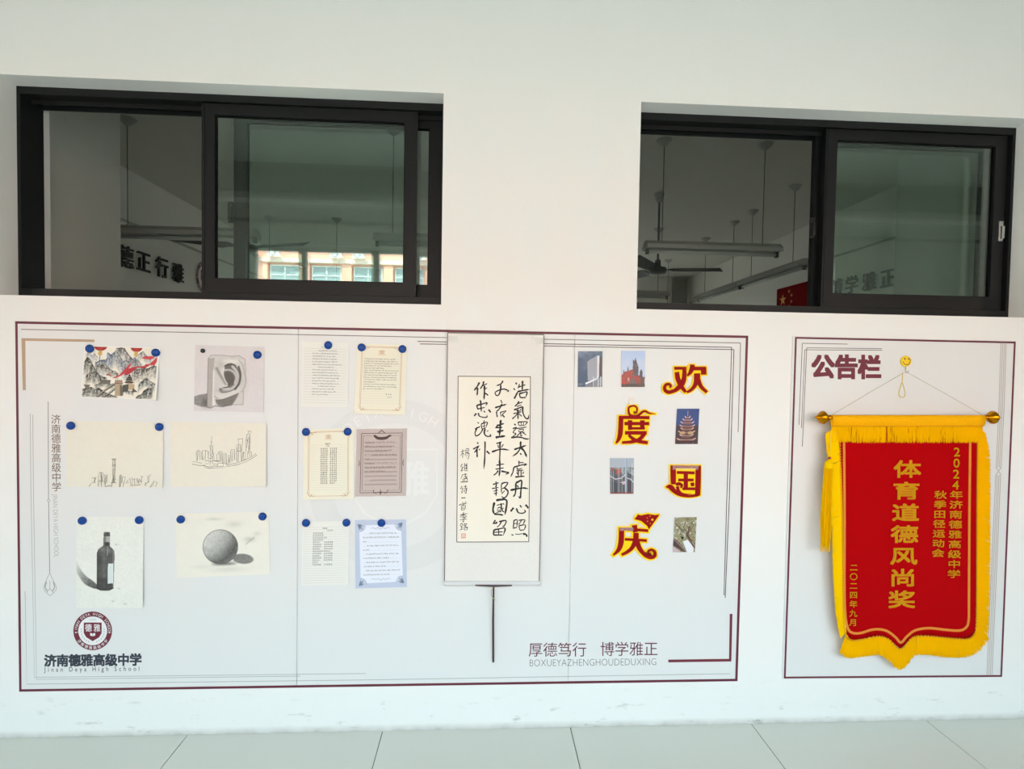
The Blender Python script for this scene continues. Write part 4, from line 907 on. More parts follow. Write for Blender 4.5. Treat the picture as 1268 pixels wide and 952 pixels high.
for i in range(15):
    y = 14.5+i*2.78; cjk_scribble(m, f, 13.5, [26, 25, 30, 26, 22, 24, 23, 22, 34, 24, 22, 24, 22, 20, 24][i], y, 1.9, 510+i)
    if i > 3 and i not in (8, 13): cjk_scribble(m, f, 27.5, 38, y, 1.9, 540+i)
m.build('handwriting', M_hand, s11.o, kind='stuff')
s12 = Sheet('handwritten_letter', [(439.5, 644), (502.9, 643), (503.8, 726.7), (440, 728.6)], M_bluepaper, 'pale blue framed sheet of handwriting, bottom right of the letters', 'letter', curl=lambda u, v: 0)
K = lambda pts: [((x-45)/10.03, (y-88)/10.03) for x, y in pts]
m = MB(); f = s12.fn(.00015); pts = K([(170, 152), (550, 150), (560, 200), (620, 235), (632, 790), (580, 810), (555, 868), (185, 875), (165, 830), (110, 805), (100, 235), (160, 210)]); m.add([f(*p) for p in pts], [tuple(range(len(pts)))]); m.build('inner_panel', M_paleblue, s12.o)
f = s12.fn(.0003)
for cx, cy, sx_, sy_ in ((75, 135, 1, 1), (640, 125, -1, 1), (85, 910, 1, -1), (650, 890, -1, -1)):
    q = lambda a, b: ((cx+sx_*a-45)/10.03, (cy+sy_*b-88)/10.03); m = MB()
    m.ribbon([q(*p) for p in spline([(95, 10), (95, 50), (60, 90), (20, 95)], 4)], .4, f)
    for p in ([(5, 5), (60, 70)], [(5, 5), (70, 30)], [(5, 5), (30, 75)]): m.ribbon([q(*p[0]), q((p[0][0]+p[1][0])/2+4, (p[0][1]+p[1][1])/2), q(*p[1])], [.6, 2.0, .6], f)
    m.build('corner_ornament', M_bluegrey, s12.o)
for y0_ in (190, 825):
    m = MB()
    for sg in (-1, 1): m.ribbon([((360+sg*a-45)/10.03, (y0_+b-88)/10.03) for a, b in spline([(0, 20), (30, -5), (60, 10), (90, -5), (115, 5)], 4)], .4, f)
    m.build('scroll_ornament', M_bluegrey, s12.o)
rules(s12, [17.5+i*5.1 for i in range(11)], 10, 55, M_rule, .3)
m = MB(); f = s12.fn(.0004)
for i in range(11): scribble(m, f, [18, 10, 10, 15, 10, 14, 10, 14, 11, 14, 10][i], [52, 54, 14, 53, 17, 53, 43, 55, 37, 55, 42][i], 16.6+i*5.15, 2.1, 600+i, w=.5)
m.build('handwriting', M_hand, s12.o, kind='stuff')

# ------------------------------------------------------------------ five small photographs
def ph(w_, h, col, view): return Cv(w_, h, col, view)
def photo_tower():
    c = ph(105, 150, (70, 88, 112), (365, 534)); n = noise2(c.h, c.w, 40, 5, 3)
    c.put(np.clip(1.2-c.y/300, 0, 1)*np.clip(n*1.8-.3, 0, 1), (128, 140, 158), .8); c.put(np.clip(c.y/500, 0, 1), (52, 76, 108), .6); c.put(np.clip(n*3-1.9, 0, 1)*(c.y < 260), (150, 165, 185), .8)
    c.poly([(140, 160), (170, 130), (285, 70), (285, 420), (150, 440)], (156, 158, 168)); c.poly([(285, 70), (320, 65), (315, 380), (285, 420)], (214, 218, 224)); c.poly([(320, 72), (345, 90), (360, 130), (360, 360), (318, 375)], (84, 68, 72))
    for k in range(24):
        y = 140+k*12; c.line([(160, y+6), (285, y-44)], 3, (128, 130, 142), .7)
    for k in range(10): c.line([(165+k*13, 150-k*6), (165+k*13, 430)], 1.5, (190, 192, 200), .5)
    c.poly([(112, 470), (285, 400), (285, 420), (120, 500)], (222, 226, 232)); c.poly([(112, 500), (285, 425), (360, 372), (360, 534), (112, 534)], (108, 112, 122))
    for x in (235, 305, 340): c.line([(x, 380), (x, 534)], 9, (220, 224, 230))
    for k in range(7): c.line([(120, 520+k*14), (240, 470+k*14)], 3, (170, 172, 178), .7); c.line([(255, 440+k*16), (360, 395+k*16)], 4, (210, 212, 216), .8)
    c.line([(5, 490), (75, 490)], 5, (210, 214, 220), .8); c.line([(5, 516), (50, 516)], 4, (180, 186, 196), .7); return c.a
def photo_church():
    c = ph(105, 157, (168, 192, 226), (350, 540)); n = noise2(c.h, c.w, 30, 6, 3); f = noise2(c.h, c.w, 4, 7, 2)
    c.put(np.clip(c.y/420, 0, 1), (206, 216, 232), .7); c.put(np.clip(n*2-1, 0, 1), (206, 206, 226), .6)
    dk = (82, 72, 78)
    c.poly([(5, 360), (60, 310), (170, 275), (180, 380), (280, 360), (345, 400), (345, 540), (0, 540)], (176, 72, 62)); c.put(c.mask_poly([(5, 360), (60, 310), (170, 275), (180, 380), (280, 360), (345, 400), (345, 540), (0, 540)])*np.clip(f*2.6-1, 0, 1), (96, 58, 58), .8)
    c.poly([(165, 260), (172, 200), (168, 130), (195, 150), (207, 100), (222, 150), (240, 210), (255, 250), (250, 380), (175, 380)], dk); c.put(c.mask_poly([(165, 260), (172, 200), (240, 200), (255, 250), (250, 380), (175, 380)])*np.clip(f*2.4-1, 0, 1), (140, 120, 120), .8)
    for x, y, w_, b in ((38, 275, 9, 340), (98, 225, 9, 300), (292, 270, 22, 400), (350, 345, 10, 420)): c.poly([(x-w_, b), (x-w_, y+45), (x, y), (x+w_, y+45), (x+w_, b)], dk)
    c.poly([(130, 450), (160, 400), (200, 440), (240, 510), (240, 540), (100, 540)], (104, 92, 92)); c.put((c.y > 490)*np.clip(f*2, 0, 1), (66, 60, 56), .9); c.ell(105, 425, 14, 30, (210, 160, 150), .8); c.ell(30, 470, 25, 30, (200, 50, 44), .7); c.poly([(280, 400), (345, 400), (345, 540), (285, 540)], (88, 76, 66), .8)
    return c.a
def photo_pagoda():
    c = ph(100, 155, (42, 76, 132), (125, 196)); f = noise2(c.h, c.w, 4, 8, 3); c.put(np.clip(1-c.y/140, 0, 1), (36, 66, 124), .7)
    c.put((c.y > 95), (66, 52, 54)); c.put((c.y > 80)*np.clip(f*2.4-1, 0, 1), (40, 40, 50), .8)
    for cx, y, hw in ((62, 48, 14), (62, 62, 26), (62, 78, 36), (62, 96, 40), (62, 112, 34), (60, 130, 44), (60, 148, 36), (60, 170, 50)):
        c.line([(cx-hw, y-5), (cx-hw*.7, y+2), (cx, y+3), (cx+hw*.7, y+2), (cx+hw, y-6)], 5.5, (216, 170, 160)); c.poly([(cx-hw*.7, y+2), (cx+hw*.7, y+2), (cx+hw*.6, y+12), (cx-hw*.6, y+12)], (110, 70, 60))
    for cx in (38, 82): c.ell(cx, 134, 18, 11, (190, 170, 120), .8, .3)
    c.line([(62, 14), (62, 40)], 3, (200, 150, 130)); c.put((c.y > 178), (52, 26, 36)); c.put((c.y > 184)*np.clip(f*3-1.7, 0, 1), (180, 150, 150)); return c.a
def photo_lane():
    c = ph(105, 155, (168, 178, 190), (132, 200)); f = noise2(c.h, c.w, 4, 9, 3)
    c.put((c.y > 52)*np.clip(1-(c.y-52)/50, 0, 1)*np.clip(f*2.2-.7, 0, 1), (60, 74, 50), .95); c.poly([(0, 70), (30, 60), (60, 75), (75, 100), (100, 80), (132, 100), (132, 200), (0, 200)], (96, 98, 106)); c.put((c.y > 70)*np.clip(f*2.2-.9, 0, 1), (62, 62, 70), .8)
    c.poly([(30, 65), (60, 60), (64, 84), (32, 92)], (164, 84, 74)); c.line([(0, 100), (30, 118), (62, 112), (84, 95)], 5, (206, 208, 212)); c.line([(90, 110), (115, 118), (132, 135)], 5, (200, 202, 208)); c.poly([(50, 140), (80, 128), (92, 140), (70, 150)], (210, 176, 180))
    c.poly([(0, 130), (70, 140), (70, 200), (0, 200)], (70, 76, 84)); c.poly([(100, 120), (132, 140), (132, 200), (96, 200)], (76, 72, 80))
    for x in (8, 18, 44, 52, 66): c.line([(x, 45), (x+1, 200)], 2.2, (196, 202, 208), .9)
    c.line([(88, 0), (90, 200)], 11, (150, 166, 186)); c.line([(84, 0), (86, 200)], 3, (188, 200, 214)); c.line([(122, 30), (124, 200)], 3, (210, 214, 218)); c.ell(14, 62, 14, 12, (150, 72, 60), .7, .4); c.put((c.y > 190), (150, 60, 64), .6); return c.a
def photo_tree():
    c = ph(95, 155, (150, 148, 122), (140, 218)); f = noise2(c.h, c.w, 5, 10, 4); g = noise2(c.h, c.w, 12, 12, 3)
    c.put(np.clip(f*3-1.3, 0, 1), (92, 86, 52), .95); c.put(np.clip(g*4-2.3, 0, 1), (222, 226, 228), .95); c.put(np.clip(noise2(c.h, c.w, 4, 14, 2)*4-2.4, 0, 1), (178, 158, 104), .9)
    c.line([(95, 60), (88, 110), (100, 140), (135, 190)], 10, (104, 72, 62)); c.line([(10, 40), (50, 80), (90, 120), (140, 170)], 4, (60, 46, 44)); c.line([(88, 110), (60, 60), (70, 30)], 4, (96, 70, 56)); c.line([(95, 90), (120, 60)], 3, (96, 70, 56))
    c.poly([(60, 150), (90, 140), (130, 190), (130, 218), (90, 218)], (226, 230, 236)); c.poly([(0, 130), (20, 140), (85, 212), (70, 218), (0, 175)], (82, 60, 62)); c.line([(5, 138), (82, 212)], 5, (150, 130, 132)); c.poly([(0, 180), (50, 214), (0, 218)], (196, 178, 182)); c.poly([(45, 118), (66, 124), (60, 140), (48, 132)], (30, 28, 30)); return c.a
ph_c = lambda u, v: .0025*(v*v + (1-v)**2)
for nm, cs, fnc, lb in (('photograph', [(715.8, 434.8), (746, 434.8), (745.6, 479), (715.4, 479)], photo_tower, 'small photo of a pale tower block against a dark blue sky'),
    ('photograph', [(769.4, 434.3), (799, 434.3), (798.4, 479), (769.6, 479)], photo_church, 'small photo of a red-roofed church with dark spires'),
    ('photograph', [(838.3, 506), (866, 506), (864, 549.7), (836, 549.7)], photo_pagoda, 'small photo of a pagoda with stacked lit eaves at dusk'),
    ('photograph', [(755.6, 567.2), (785, 567.2), (784.3, 611.3), (755.6, 611.3)], photo_lane, 'small photo of grey roofs and railings behind a metal pole'),
    ('photograph', [(835.5, 640.6), (863, 640.2), (860.5, 683.5), (833, 683.5)], photo_tree, 'small photo of tree branches over a dark roof')):
    Sheet(nm, cs, M_photo, lb, 'photo', canvas=fnc(), curl=ph_c, base=lambda u, v: .001)

# ------------------------------------------------------------------ cut-out festive characters
def cutout(label, ox, oy, k, strokes, polys=(), inner=(), red_extra=(), holes=(), mg=22, tape=None, star_=None):
    f0 = lambda x, y: P(ox - .55 + x/k, oy + .1 + y/k, YP-.006); f0b = lambda x, y: P(ox + x/k, oy + y/k, YP-.0022); fi = lambda x, y: P(ox + x/k, oy + y/k, YP-.0056)
    f1 = lambda x, y: P(ox + x/k, oy + y/k, YP-.0078); f1b = lambda x, y: P(ox + x/k, oy + y/k, YP-.0055)
    cxy = f0(sum(p[0] for s in strokes for p in s)/sum(len(s) for s in strokes), 900)
    root = empty('cutout_character', cxy, label, 'lettering', 'red and yellow cut-out characters of the holiday greeting')
    y_ = MB(); r_ = MB()
    def sp(st, n=5):
        if len(st) > 2 and len(st[0]) == 3: q = spline(st, n); return [(a[0], a[1]) for a in q], [max(4, a[2]) for a in q]
        return [(a[0], a[1]) for a in st], [a[2] for a in st]
    def ext(pts, d):
        a, b = Vector(pts[0]), Vector(pts[1]); c, e = Vector(pts[-1]), Vector(pts[-2]); p = list(pts)
        p[0] = tuple(a + (a-b).normalized()*d); p[-1] = tuple(c + (c-e).normalized()*d); return p
    for j, st in enumerate(strokes):
        dd = lambda g, e_: (lambda x, y: (lambda q: (q[0], q[1]-e_, q[2]))(g(x, y)))
        pts, ws = sp(st); r_.ribbon(pts, ws, dd(f1, j*5e-5), back=f1b); y_.ribbon(ext(pts, mg), [w+2*mg for w in ws], dd(f0, j*5e-5), back=f0b)
    for pl in inner:
        n = len(pl); y_.add([fi(*p) for p in pl] + [f0b(*p) for p in pl], [tuple(range(n))] + [(i, n+i, n+(i+1) % n, (i+1) % n) for i in range(n)])
    for pl in polys:
        n = len(pl); r_.add([f1(*p) for p in pl] + [f1b(*p) for p in pl], [tuple(range(n))] + [(i, n+i, n+(i+1) % n, (i+1) % n) for i in range(n)])
        for j in range(n): y_.ribbon([pl[j], pl[(j+1) % n]], 2*mg, (lambda jj: (lambda x, y: (lambda q: (q[0], q[1]-.0006-jj*4e-5, q[2]))(f0(x, y))))(j), back=f0b)
    y_.build('yellow_backing', M_yelflat, root); r_.build('red_face', M_redflat, root)
    if holes:
        h = MB(); fh = lambda x, y: P(ox + x/k, oy + y/k, YP-.0081)
        for st in holes:
            pts, ws = sp(st); h.ribbon(pts, ws, fh)
        h.build('yellow_line', M_yelflat, root)
    if star_:
        h = MB(); fh = lambda x, y: P(ox + x/k, oy + y/k, YP-.0082)
        for cx, cy, r in star_: h.add([fh(cx + (r if i % 2 == 0 else r*.4)*math.sin(i*math.pi/5+.3), cy - (r if i % 2 == 0 else r*.4)*math.cos(i*math.pi/5+.3)) for i in range(10)] + [fh(cx, cy)], [(i, (i+1) % 10, 10) for i in range(10)])
        h.build('star', M_yelflat, root)
    for tp in (tape or ()):
        h = MB(); ft = lambda x, y: P(ox + x/k, oy + y/k, YP-.0085); h.add([ft(*p) for p in tp], [(0, 1, 2, 3)]); h.build('clear_tape', M_tape, root)
    return root
cutout('red and yellow cut-out character 欢, top right, with a curled foot', 810, 440, 15.85, [
    [(395,252,58),(500,252,58),(635,252,58)], [(595,225,80),(590,430,90),(545,560,105),(470,640,90),(400,690,75),(290,722,70),(220,690,70),(205,625,62),(240,570,55),(300,565,50),(328,600,42),(305,635,30)],
    [(445,325,90),(470,470,95),(530,600,85),(622,722,55)], [(750,180,95),(745,255,95),(705,340,75),(648,402,28)], [(745,258,72),(880,258,72),(1012,258,74)], [(970,232,108),(972,300,108),(974,378,108)],
    [(842,352,122),(842,450,118),(800,590,80),(720,680,62),(640,722,44)], [(858,470,100),(920,610,75),(1036,722,58)]], inner=[[(390,230),(640,230),(600,520),(480,560)], [(780,290),(930,290),(920,380),(780,380)]])
cutout('red and yellow cut-out character 度, with a cloud curl on its top', 755, 495, 15.86, [
    [(470,225,20),(490,255,30),(530,235,34),(535,165,34),(500,125,34),(440,118,36),(378,150,38),(372,230,44),(400,295,48),(490,325,50),(570,300,48),(640,240,46),(700,222,40),(780,262,34),(905,275,8)],
    [(180,345,66),(400,345,66),(780,350,62)], [(222,330,92),(218,500,96),(205,680,92),(165,790,68),(118,855,28)], [(290,466,66),(500,466,66),(775,466,66)], [(400,400,90),(400,590,80)], [(640,400,92),(640,580,86)],
    [(360,560,50),(500,560,50),(690,560,50)], [(300,648,72),(500,648,72),(728,648,72)], [(690,650,80),(590,770,76),(440,822,64),(240,838,50)], [(370,690,55),(480,780,70),(600,820,70),(745,842,58)]],
    inner=[[(180,320),(780,320),(760,660),(600,800),(240,800)], [(350,90),(560,90),(560,330),(350,330)]], tape=[[(385,-40),(470,-40),(470,95),(385,95)]])
[c_ for c_ in bpy.data.objects if c_.name.startswith('clear_tape')][0].data.materials[0] = mat('cream_tape', (.86, .83, .74, 1), .4, alpha=.75)
cutout('red and yellow cut-out character 国 in its box, right of the row', 815, 565, 17.3, [
    [(262,222,62),(590,224,62),(915,228,62)], [(320,200,118),(322,400,118),(325,600,110)], [(858,200,118),(856,500,118),(846,835,116)], [(400,345,62),(600,348,62),(780,355,62)], [(430,505,60),(600,505,60),(762,505,60)],
    [(592,340,92),(592,700,92)], [(520,692,60),(790,694,60)], [(730,560,80),(735,600,80),(745,640,60)], [(160,655,16),(260,655,110),(350,745,95),(480,818,80),(650,850,58),(800,835,62),(895,805,60)], [(380,610,60),(440,585,70),(505,620,62),(480,680,26)], [(410,640,70),(440,740,60),(540,800,30),(730,810,8)]],
    inner=[[(240,170),(935,170),(935,800),(800,880),(500,860),(240,700)]], holes=[[(265,585,9),(310,610,9),(355,605,9),(385,640,9)], [(310,650,9),(305,685,9),(340,700,9),(425,770,9)], [(450,785,9),(520,810,9),(720,820,9)]],
    tape=[[(310,190),(870,195),(860,290),(310,285)]])
cutout('red and yellow cut-out character 庆 with a small flag, bottom left', 750, 625, 12.7, [
    [(250,360,84),(248,480,84),(238,610,86),(200,710,66),(118,792,26)], [(205,382,54),(350,384,54),(490,386,54)], [(452,318,84),(466,430,76)], [(490,392,46),(670,406,46)], [(300,542,42),(470,550,42),(648,562,42)],
    [(478,440,82),(470,560,84),(410,680,64),(330,745,54),(250,785,40)], [(490,560,80),(525,670,76),(600,770,62),(690,825,58),(765,805,60),(770,740,52),(720,705,40),(675,725,36),(675,765,30),(710,772,22)]],
    polys=[[(450,225),(485,185),(500,150),(560,165),(660,142),(780,160),(850,150),(680,388),(655,335),(560,255)]], inner=[[(250,560),(430,570),(400,680),(260,760)], [(450,225),(500,150),(660,140),(850,150),(680,390)]], mg=22,
    star_=[(735,232,26),(700,178,11),(655,205,11),(658,258,11),(703,292,11)], tape=[[(215,350),(440,350),(440,410),(215,410)]])
for (a, b) in (((779.5, 491.5), (784.5, 500.5)),):
    pass

# ================================================================== ROUND MAGNETS
def magnet(px, py, label, mt=None, r=.0166, base=.0075):
    x, y, z = P(px, py, -.009 - base)
    m = MB(); k = r/.0185
    m.lathe([(.0150*k, 0), (.0183*k, -.001), (.0185*k, -.003), (.0176*k, -.0058), (.0150*k, -.0082), (.0105*k, -.0098), (.005*k, -.0106), (.001, -.0108)], (x, -base, z), 'y', 24)
    o = m.build('round_magnet', mt or M_blue, smooth=True); tag(o, label, 'magnet', 'round magnets pinning the papers'); return o
for px, py, lb in ((109.5, 431.5, 'blue magnet on the top left corner of the ink landscape'), (191.5, 436.5, 'blue magnet on the top right corner of the ink landscape'),
    (317.8, 439.2, 'blue magnet on the ear study, top right corner'), (86.0, 527.2, 'blue magnet, left one on the tall tower sketch'), (196.0, 528.8, 'blue magnet, right one on the tall tower sketch'),
    (100.2, 645.2, 'blue magnet, left one above the bottle drawing'), (171.0, 644.4, 'blue magnet, right one above the bottle drawing'), (222.6, 643.6, 'blue magnet, left one on the ball drawing'), (324.2, 640, 'blue magnet, right one on the ball drawing'),
    (405.8, 427.2, 'lone blue magnet on the topmost narrow white letter'), (447.3, 430, 'blue magnet, left one on the top right yellowish letter'), (498, 432, 'blue magnet, right one on the top right yellowish letter'),
    (378.2, 535, 'blue magnet, left one on the yellowish sheet in the middle row of letters'), (430, 534.6, 'blue magnet, right one on the yellowish sheet touching the brown sheet'),
    (378.2, 648, 'blue magnet, left one on the bottom lined white letter'), (428.4, 647.6, 'blue magnet, right one on the bottom lined white letter'), (472, 648, 'lone blue magnet at the top of the pale blue letter')):
    magnet(px, py, lb)
magnet(250.2, 434.2, 'small black magnet on the ear study, top left corner', M_blackpl, .0092, .0068)

# ================================================================== CALLIGRAPHY SCROLL
YS = -.016
sc = empty('hanging_scroll', P(609, 725, -.008), 'tall hanging scroll of black brush calligraphy with a bordered cream centre', 'scroll')
def quadslab(mb, pts, y0, y1):
    v = [P(x, y, y0) for x, y in pts]; v += [(a, y1, c) for a, b, c in v]; n = len(pts)
    mb.add(v, [tuple(range(n)), tuple(range(2*n-1, n-1, -1))] + [(i, n+i, n+(i+1) % n, (i+1) % n) for i in range(n)])
m = MB(); quadslab(m, [(554.6, 413), (673.2, 415.5), (667.4, 722), (550.6, 722)], YS, YS+.0012); m.build('silk_mount', M_silk, sc)
m = MB(); quadslab(m, [(567, 465.4), (657.2, 466), (655, 671), (565.2, 671.4)], YS-.0006, YS); m.build('rice_paper', M_rice, sc)
m = MB(); fS = plane_fn(YS-.0009); q4 = [(567.3, 465.8), (656.9, 466.4), (654.8, 670.7), (565.6, 671.1)]
for i in range(4): m.ribbon([q4[i], q4[(i+1) % 4]], .9, fS)
m.build('inner_border', M_dkbrown, sc)
for a, b in (((554.3, 412.5), (550.3, 724)), ((673.4, 415), (667.6, 724))):
    m = MB(); m.ribbon([a, b], .8, plane_fn(YS-.0012), back=plane_fn(YS+.004)); m.build('edge_binding', M_dkbrown, sc)
a, b = P(553.8, 413, -.0115), P(673.8, 415.3, -.0115); m = MB(); m.tube([a, b], .0045, 12); m.build('top_batten', M_silk, sc, smooth=False)
m = MB(); m.ribbon([(554, 411.9), (673.5, 414.3)], 1.2, plane_fn(YS-.0015), back=plane_fn(YS+.003)); m.build('top_edge', M_pencil, sc)
a, b = P(550, 722, -.0170), P(668.3, 722, -.0170); m = MB(); m.tube([a, b], .0105, 14); m.build('bottom_roller', mat('roller_silk', (.66, .66, .66, 1), .6), sc)
for i, (x, y) in enumerate(((561, 419.5), (667, 421.5))):
    m = MB(); m.add([P(x+dx, y+dy, YS-.001) for dx, dy in ((-5.5, -4), (5.5, -3.5), (5.5, 4), (-5.5, 3.5))], [(0, 1, 2, 3)]); m.build('tape', mat('milky_tape%d' % i, (.85, .85, .8, 1), .3, alpha=.6), sc)
fA = lambda k, Y: (lambda x, y: P(560 + x/k, 460 + y/k, Y)); fB = lambda k, Y: (lambda x, y: P(560 + x/k, 560 + y/k, Y))
# brush strokes: (width, x, y, x, y ...) read in two enlargements of the scroll; columns run right to left
CA = {'作': [(15,292,115,268,160,233,205),(14,272,172,270,215,266,256),(13,340,104,326,145,298,188),(10,326,150,350,140,376,128),(15,346,150,345,230,340,300),(8,346,192,362,182,376,172),(13,348,232,366,240,386,256)],
 '忠': [(9,298,305,304,325),(13,264,358,268,385,277,408),(12,264,362,320,348,372,334,358,368),(10,274,402,312,392,352,384),(13,303,310,308,370,312,432),(15,256,448,246,464,234,476),(11,282,442,284,466,300,482,345,492,372,486,372,462),(11,338,420,352,438),(16,388,408,402,422,412,440)],
 '魂': [(9,268,543,288,556),(12,243,618,270,604,302,588),(11,268,594,250,640,244,660,256,690,302,664),(11,346,524,334,552),(9,310,565,314,595,322,620),(10,310,562,345,550,376,545,360,602),(7,320,590,360,578),(8,322,616,362,600),(7,346,552,340,606),(11,330,614,306,656,274,690),(13,352,610,344,660,364,690,402,694,412,686,402,668),(9,372,640,388,632)],
 '补': [(12,268,757,280,776),(12,224,832,258,812,292,795),(11,282,800,258,840,233,870),(15,262,826,266,880,268,922),(9,284,842,300,828),(14,346,758,352,765,350,850,346,960,338,1046),(15,368,852,384,866,402,884)],
 '千': [(12,544,98,528,126,500,142,474,152),(12,520,136,518,190,504,240,482,258,464,244,462,222,500,200,556,188,606,208,578,218)],
 '古': [(10,520,304,536,342),(14,458,388,520,368,584,350),(13,534,346,504,400,472,430),(12,474,428,478,460,484,492),(8,514,434,520,460,526,486),(8,516,436,548,428,578,420,552,446,530,462),(13,536,462,548,476,562,492)],
 '生': [(15,492,568,478,590,463,608),(14,492,578,525,566,556,556),(12,470,600,510,600,540,598),(17,520,518,514,600,504,692),(16,480,646,516,638,552,630),(20,464,706,510,698,570,690)],
 '平': [(12,474,772,500,762,532,754),(10,488,788,500,822),(10,548,778,526,816),(14,424,862,480,842,540,832,612,842),(13,510,756,512,840,508,950,510,968)],
 '浩': [(15,680,118,692,138),(13,658,180,674,198),(16,664,290,680,262,704,214),(10,722,132,704,182),(11,710,166,750,152,786,140),(15,754,98,752,150,750,202),(14,698,216,760,202,828,190),(12,720,234,724,260,732,282),(13,720,236,762,226,802,220,786,280),(13,732,280,790,278)],
 '氣': [(13,716,318,698,346,668,376),(10,700,346,756,326),(9,690,376,746,356),(13,660,412,710,392,762,374),(13,756,376,756,430,778,488,812,506,822,462),(9,688,410,702,432),(9,738,400,720,428),(10,654,452,700,440,746,430),(13,705,404,706,460,703,512),(10,702,448,676,478,648,502),(10,714,450,748,482),(11,642,498,658,508)],
 '還': [(9,704,540,716,582),(10,704,542,760,538,804,540,776,580),(7,738,545,742,575),(7,766,545,762,575),(8,715,580,780,576),(9,690,612,745,602,802,594),(8,716,622,762,616,754,642,716,646,716,622),(10,742,640,718,668,688,692),(9,736,650,736,690,752,678),(9,750,645,772,664,794,682),(8,756,664,776,648),(13,664,560,682,576),(10,648,612,690,600,652,650,682,668,634,706),(14,630,708,690,702,740,706,790,722,826,720)],
 '太': [(15,664,836,720,816,794,790),(14,734,746,728,820,696,872,646,908),(17,738,814,774,858,800,918),(13,728,874,742,892)],
 '楊s': [(6,112,830,112,930),(5,90,860,140,845),(5,108,870,88,905),(5,112,870,130,890),(5,145,830,175,826,172,858,146,862,145,830),(5,146,845,172,842),(5,138,872,180,866),(5,150,872,136,905),(6,160,880,182,880,172,930,160,935),(4,165,885,150,920)]}
CBk = {'未': [(10,434,126,470,120,512,114),(9,424,166,470,158,510,152),(14,464,78,468,160,460,238),(11,452,178,432,206,404,226),(13,480,184,520,192,554,200,522,216)],
 '報': [(9,430,284,432,350),(10,400,316,430,306,458,298),(9,390,356,424,350,456,344),(8,404,382,450,370),(9,408,406,446,396),(10,432,350,430,432),(8,440,318,420,340),(11,482,312,510,298,546,300,516,344,482,360),(9,482,312,484,400),(12,516,350,548,384,534,430,504,448,484,430),(8,516,376,484,410)],
 '國': [(17,414,490,400,560,410,604),(16,430,472,480,464,534,472,528,560,516,614),(15,410,604,460,610,502,616),(8,436,520,505,504),(7,446,546,476,540,470,566,446,570,446,546),(9,434,592,484,574),(10,478,498,490,568,514,588),(7,504,544,468,592),(8,500,500,510,514)],
 '留': [(12,424,664,400,706),(9,404,700,442,690,424,704),(9,436,680,430,700),(11,458,682,528,670,512,720,490,726),(9,482,686,462,716,438,736),(14,410,758,404,812),(12,410,762,460,752,518,746,502,816),(12,404,812,500,812),(9,410,786,502,780),(9,456,750,456,812)],
 '虛': [(10,655,82,655,126),(9,658,102,704,100),(11,604,146,660,130,728,114,702,136),(11,606,146,596,192,574,242),(9,640,146,640,168,692,154),(9,630,182,702,174),(10,650,180,650,236),(10,676,180,676,236),(9,634,194,642,218),(9,702,190,690,216),(13,618,242,664,238,712,234)],
 '丹': [(13,626,298,620,400,598,438),(14,626,300,650,288,682,280,674,380,668,446,648,430),(14,570,372,650,356,700,350,748,358),(11,640,322,648,348)],
 '心': [(16,602,544,588,562,572,582),(11,630,548,648,590,690,598,718,582,706,562),(11,664,518,682,542),(16,718,516,736,530,746,552)],
 '照': [(10,606,664,600,744),(9,606,670,638,664,634,738),(7,600,702,636,696),(10,594,746,638,736),(9,650,668,714,664,692,708),(8,680,670,650,716),(9,655,720,665,766),(9,655,720,718,714,706,766),(9,665,766,710,760),(10,582,806,602,816),(7,618,802,652,806),(7,650,806,692,798),(15,694,800,724,806,736,832)],
 '繼s': [(5,100,112,84,140,108,146,82,172),(5,82,182,112,172),(5,96,150,94,190),(6,122,105,122,182),(5,122,182,158,180),(5,150,110,130,130,156,134),(5,152,140,130,158,158,162),(5,140,112,140,176)],
 '盛s': [(5,96,222,150,212),(5,100,222,84,262),(5,112,240,140,235),(6,126,205,132,240,152,262),(5,150,235,120,262),(5,104,262,108,288),(5,104,262,146,258,142,288),(5,122,262,122,286),(7,82,292,158,288)],
 '诗s': [(6,88,330,98,342),(5,76,356,100,350,92,398,106,384),(5,112,338,146,332),(6,130,320,130,356),(5,106,360,152,350),(5,108,378,150,368),(6,138,356,136,400,124,394),(5,116,382,124,392)],
 '一s': [(8,90,450,110,446,132,448)],
 '首s': [(5,100,485,106,498),(5,136,480,124,498),(6,64,520,100,506,146,500),(5,112,506,102,520),(5,92,522,88,568),(5,92,524,128,518,124,566),(4,92,540,124,535),(4,90,554,124,549),(5,88,568,124,562)],
 '李s': [(6,76,616,120,606,150,600),(6,110,585,110,640),(5,108,612,74,640),(5,112,612,146,632),(5,92,640,132,636,112,650),(6,110,650,112,682,98,676),(5,72,664,146,654)],
 '路s': [(5,80,705,100,700,98,722,82,722,80,705),(5,90,724,90,756),(5,90,740,108,736),(5,74,762,110,752),(6,124,696,112,722),(5,122,706,144,702,112,742),(6,122,716,134,732,158,738),(5,118,744,120,764),(5,118,744,148,740,144,764),(4,120,764,146,760)]}
def brush(strokes, f, kf=.2, wk=1.0):
    m = MB(); rnd = random.Random(len(strokes)*7+int(strokes[0][1]))
    for j, s_ in enumerate(strokes):
        w0 = s_[0]*wk; pts = [(s_[i], s_[i+1]) for i in range(1, len(s_), 2)]
        sp = spline(pts, 5) if len(pts) > 2 else [np.array(pts[0])+(np.array(pts[1])-np.array(pts[0]))*t for t in np.linspace(0, 1, 6)]
        n = len(sp); ws = []
        for i in range(n):
            t = i/(n-1); e_ = min(1, t/.10+.45)*min(1, (1-t)/.25+.16); mid = 1 - .40*math.sin(math.pi*t)
            ws.append(w0*e_*mid*1.7*rnd.uniform(.93, 1.07))
        m.ribbon([tuple(p) for p in sp], ws, f)
    return m
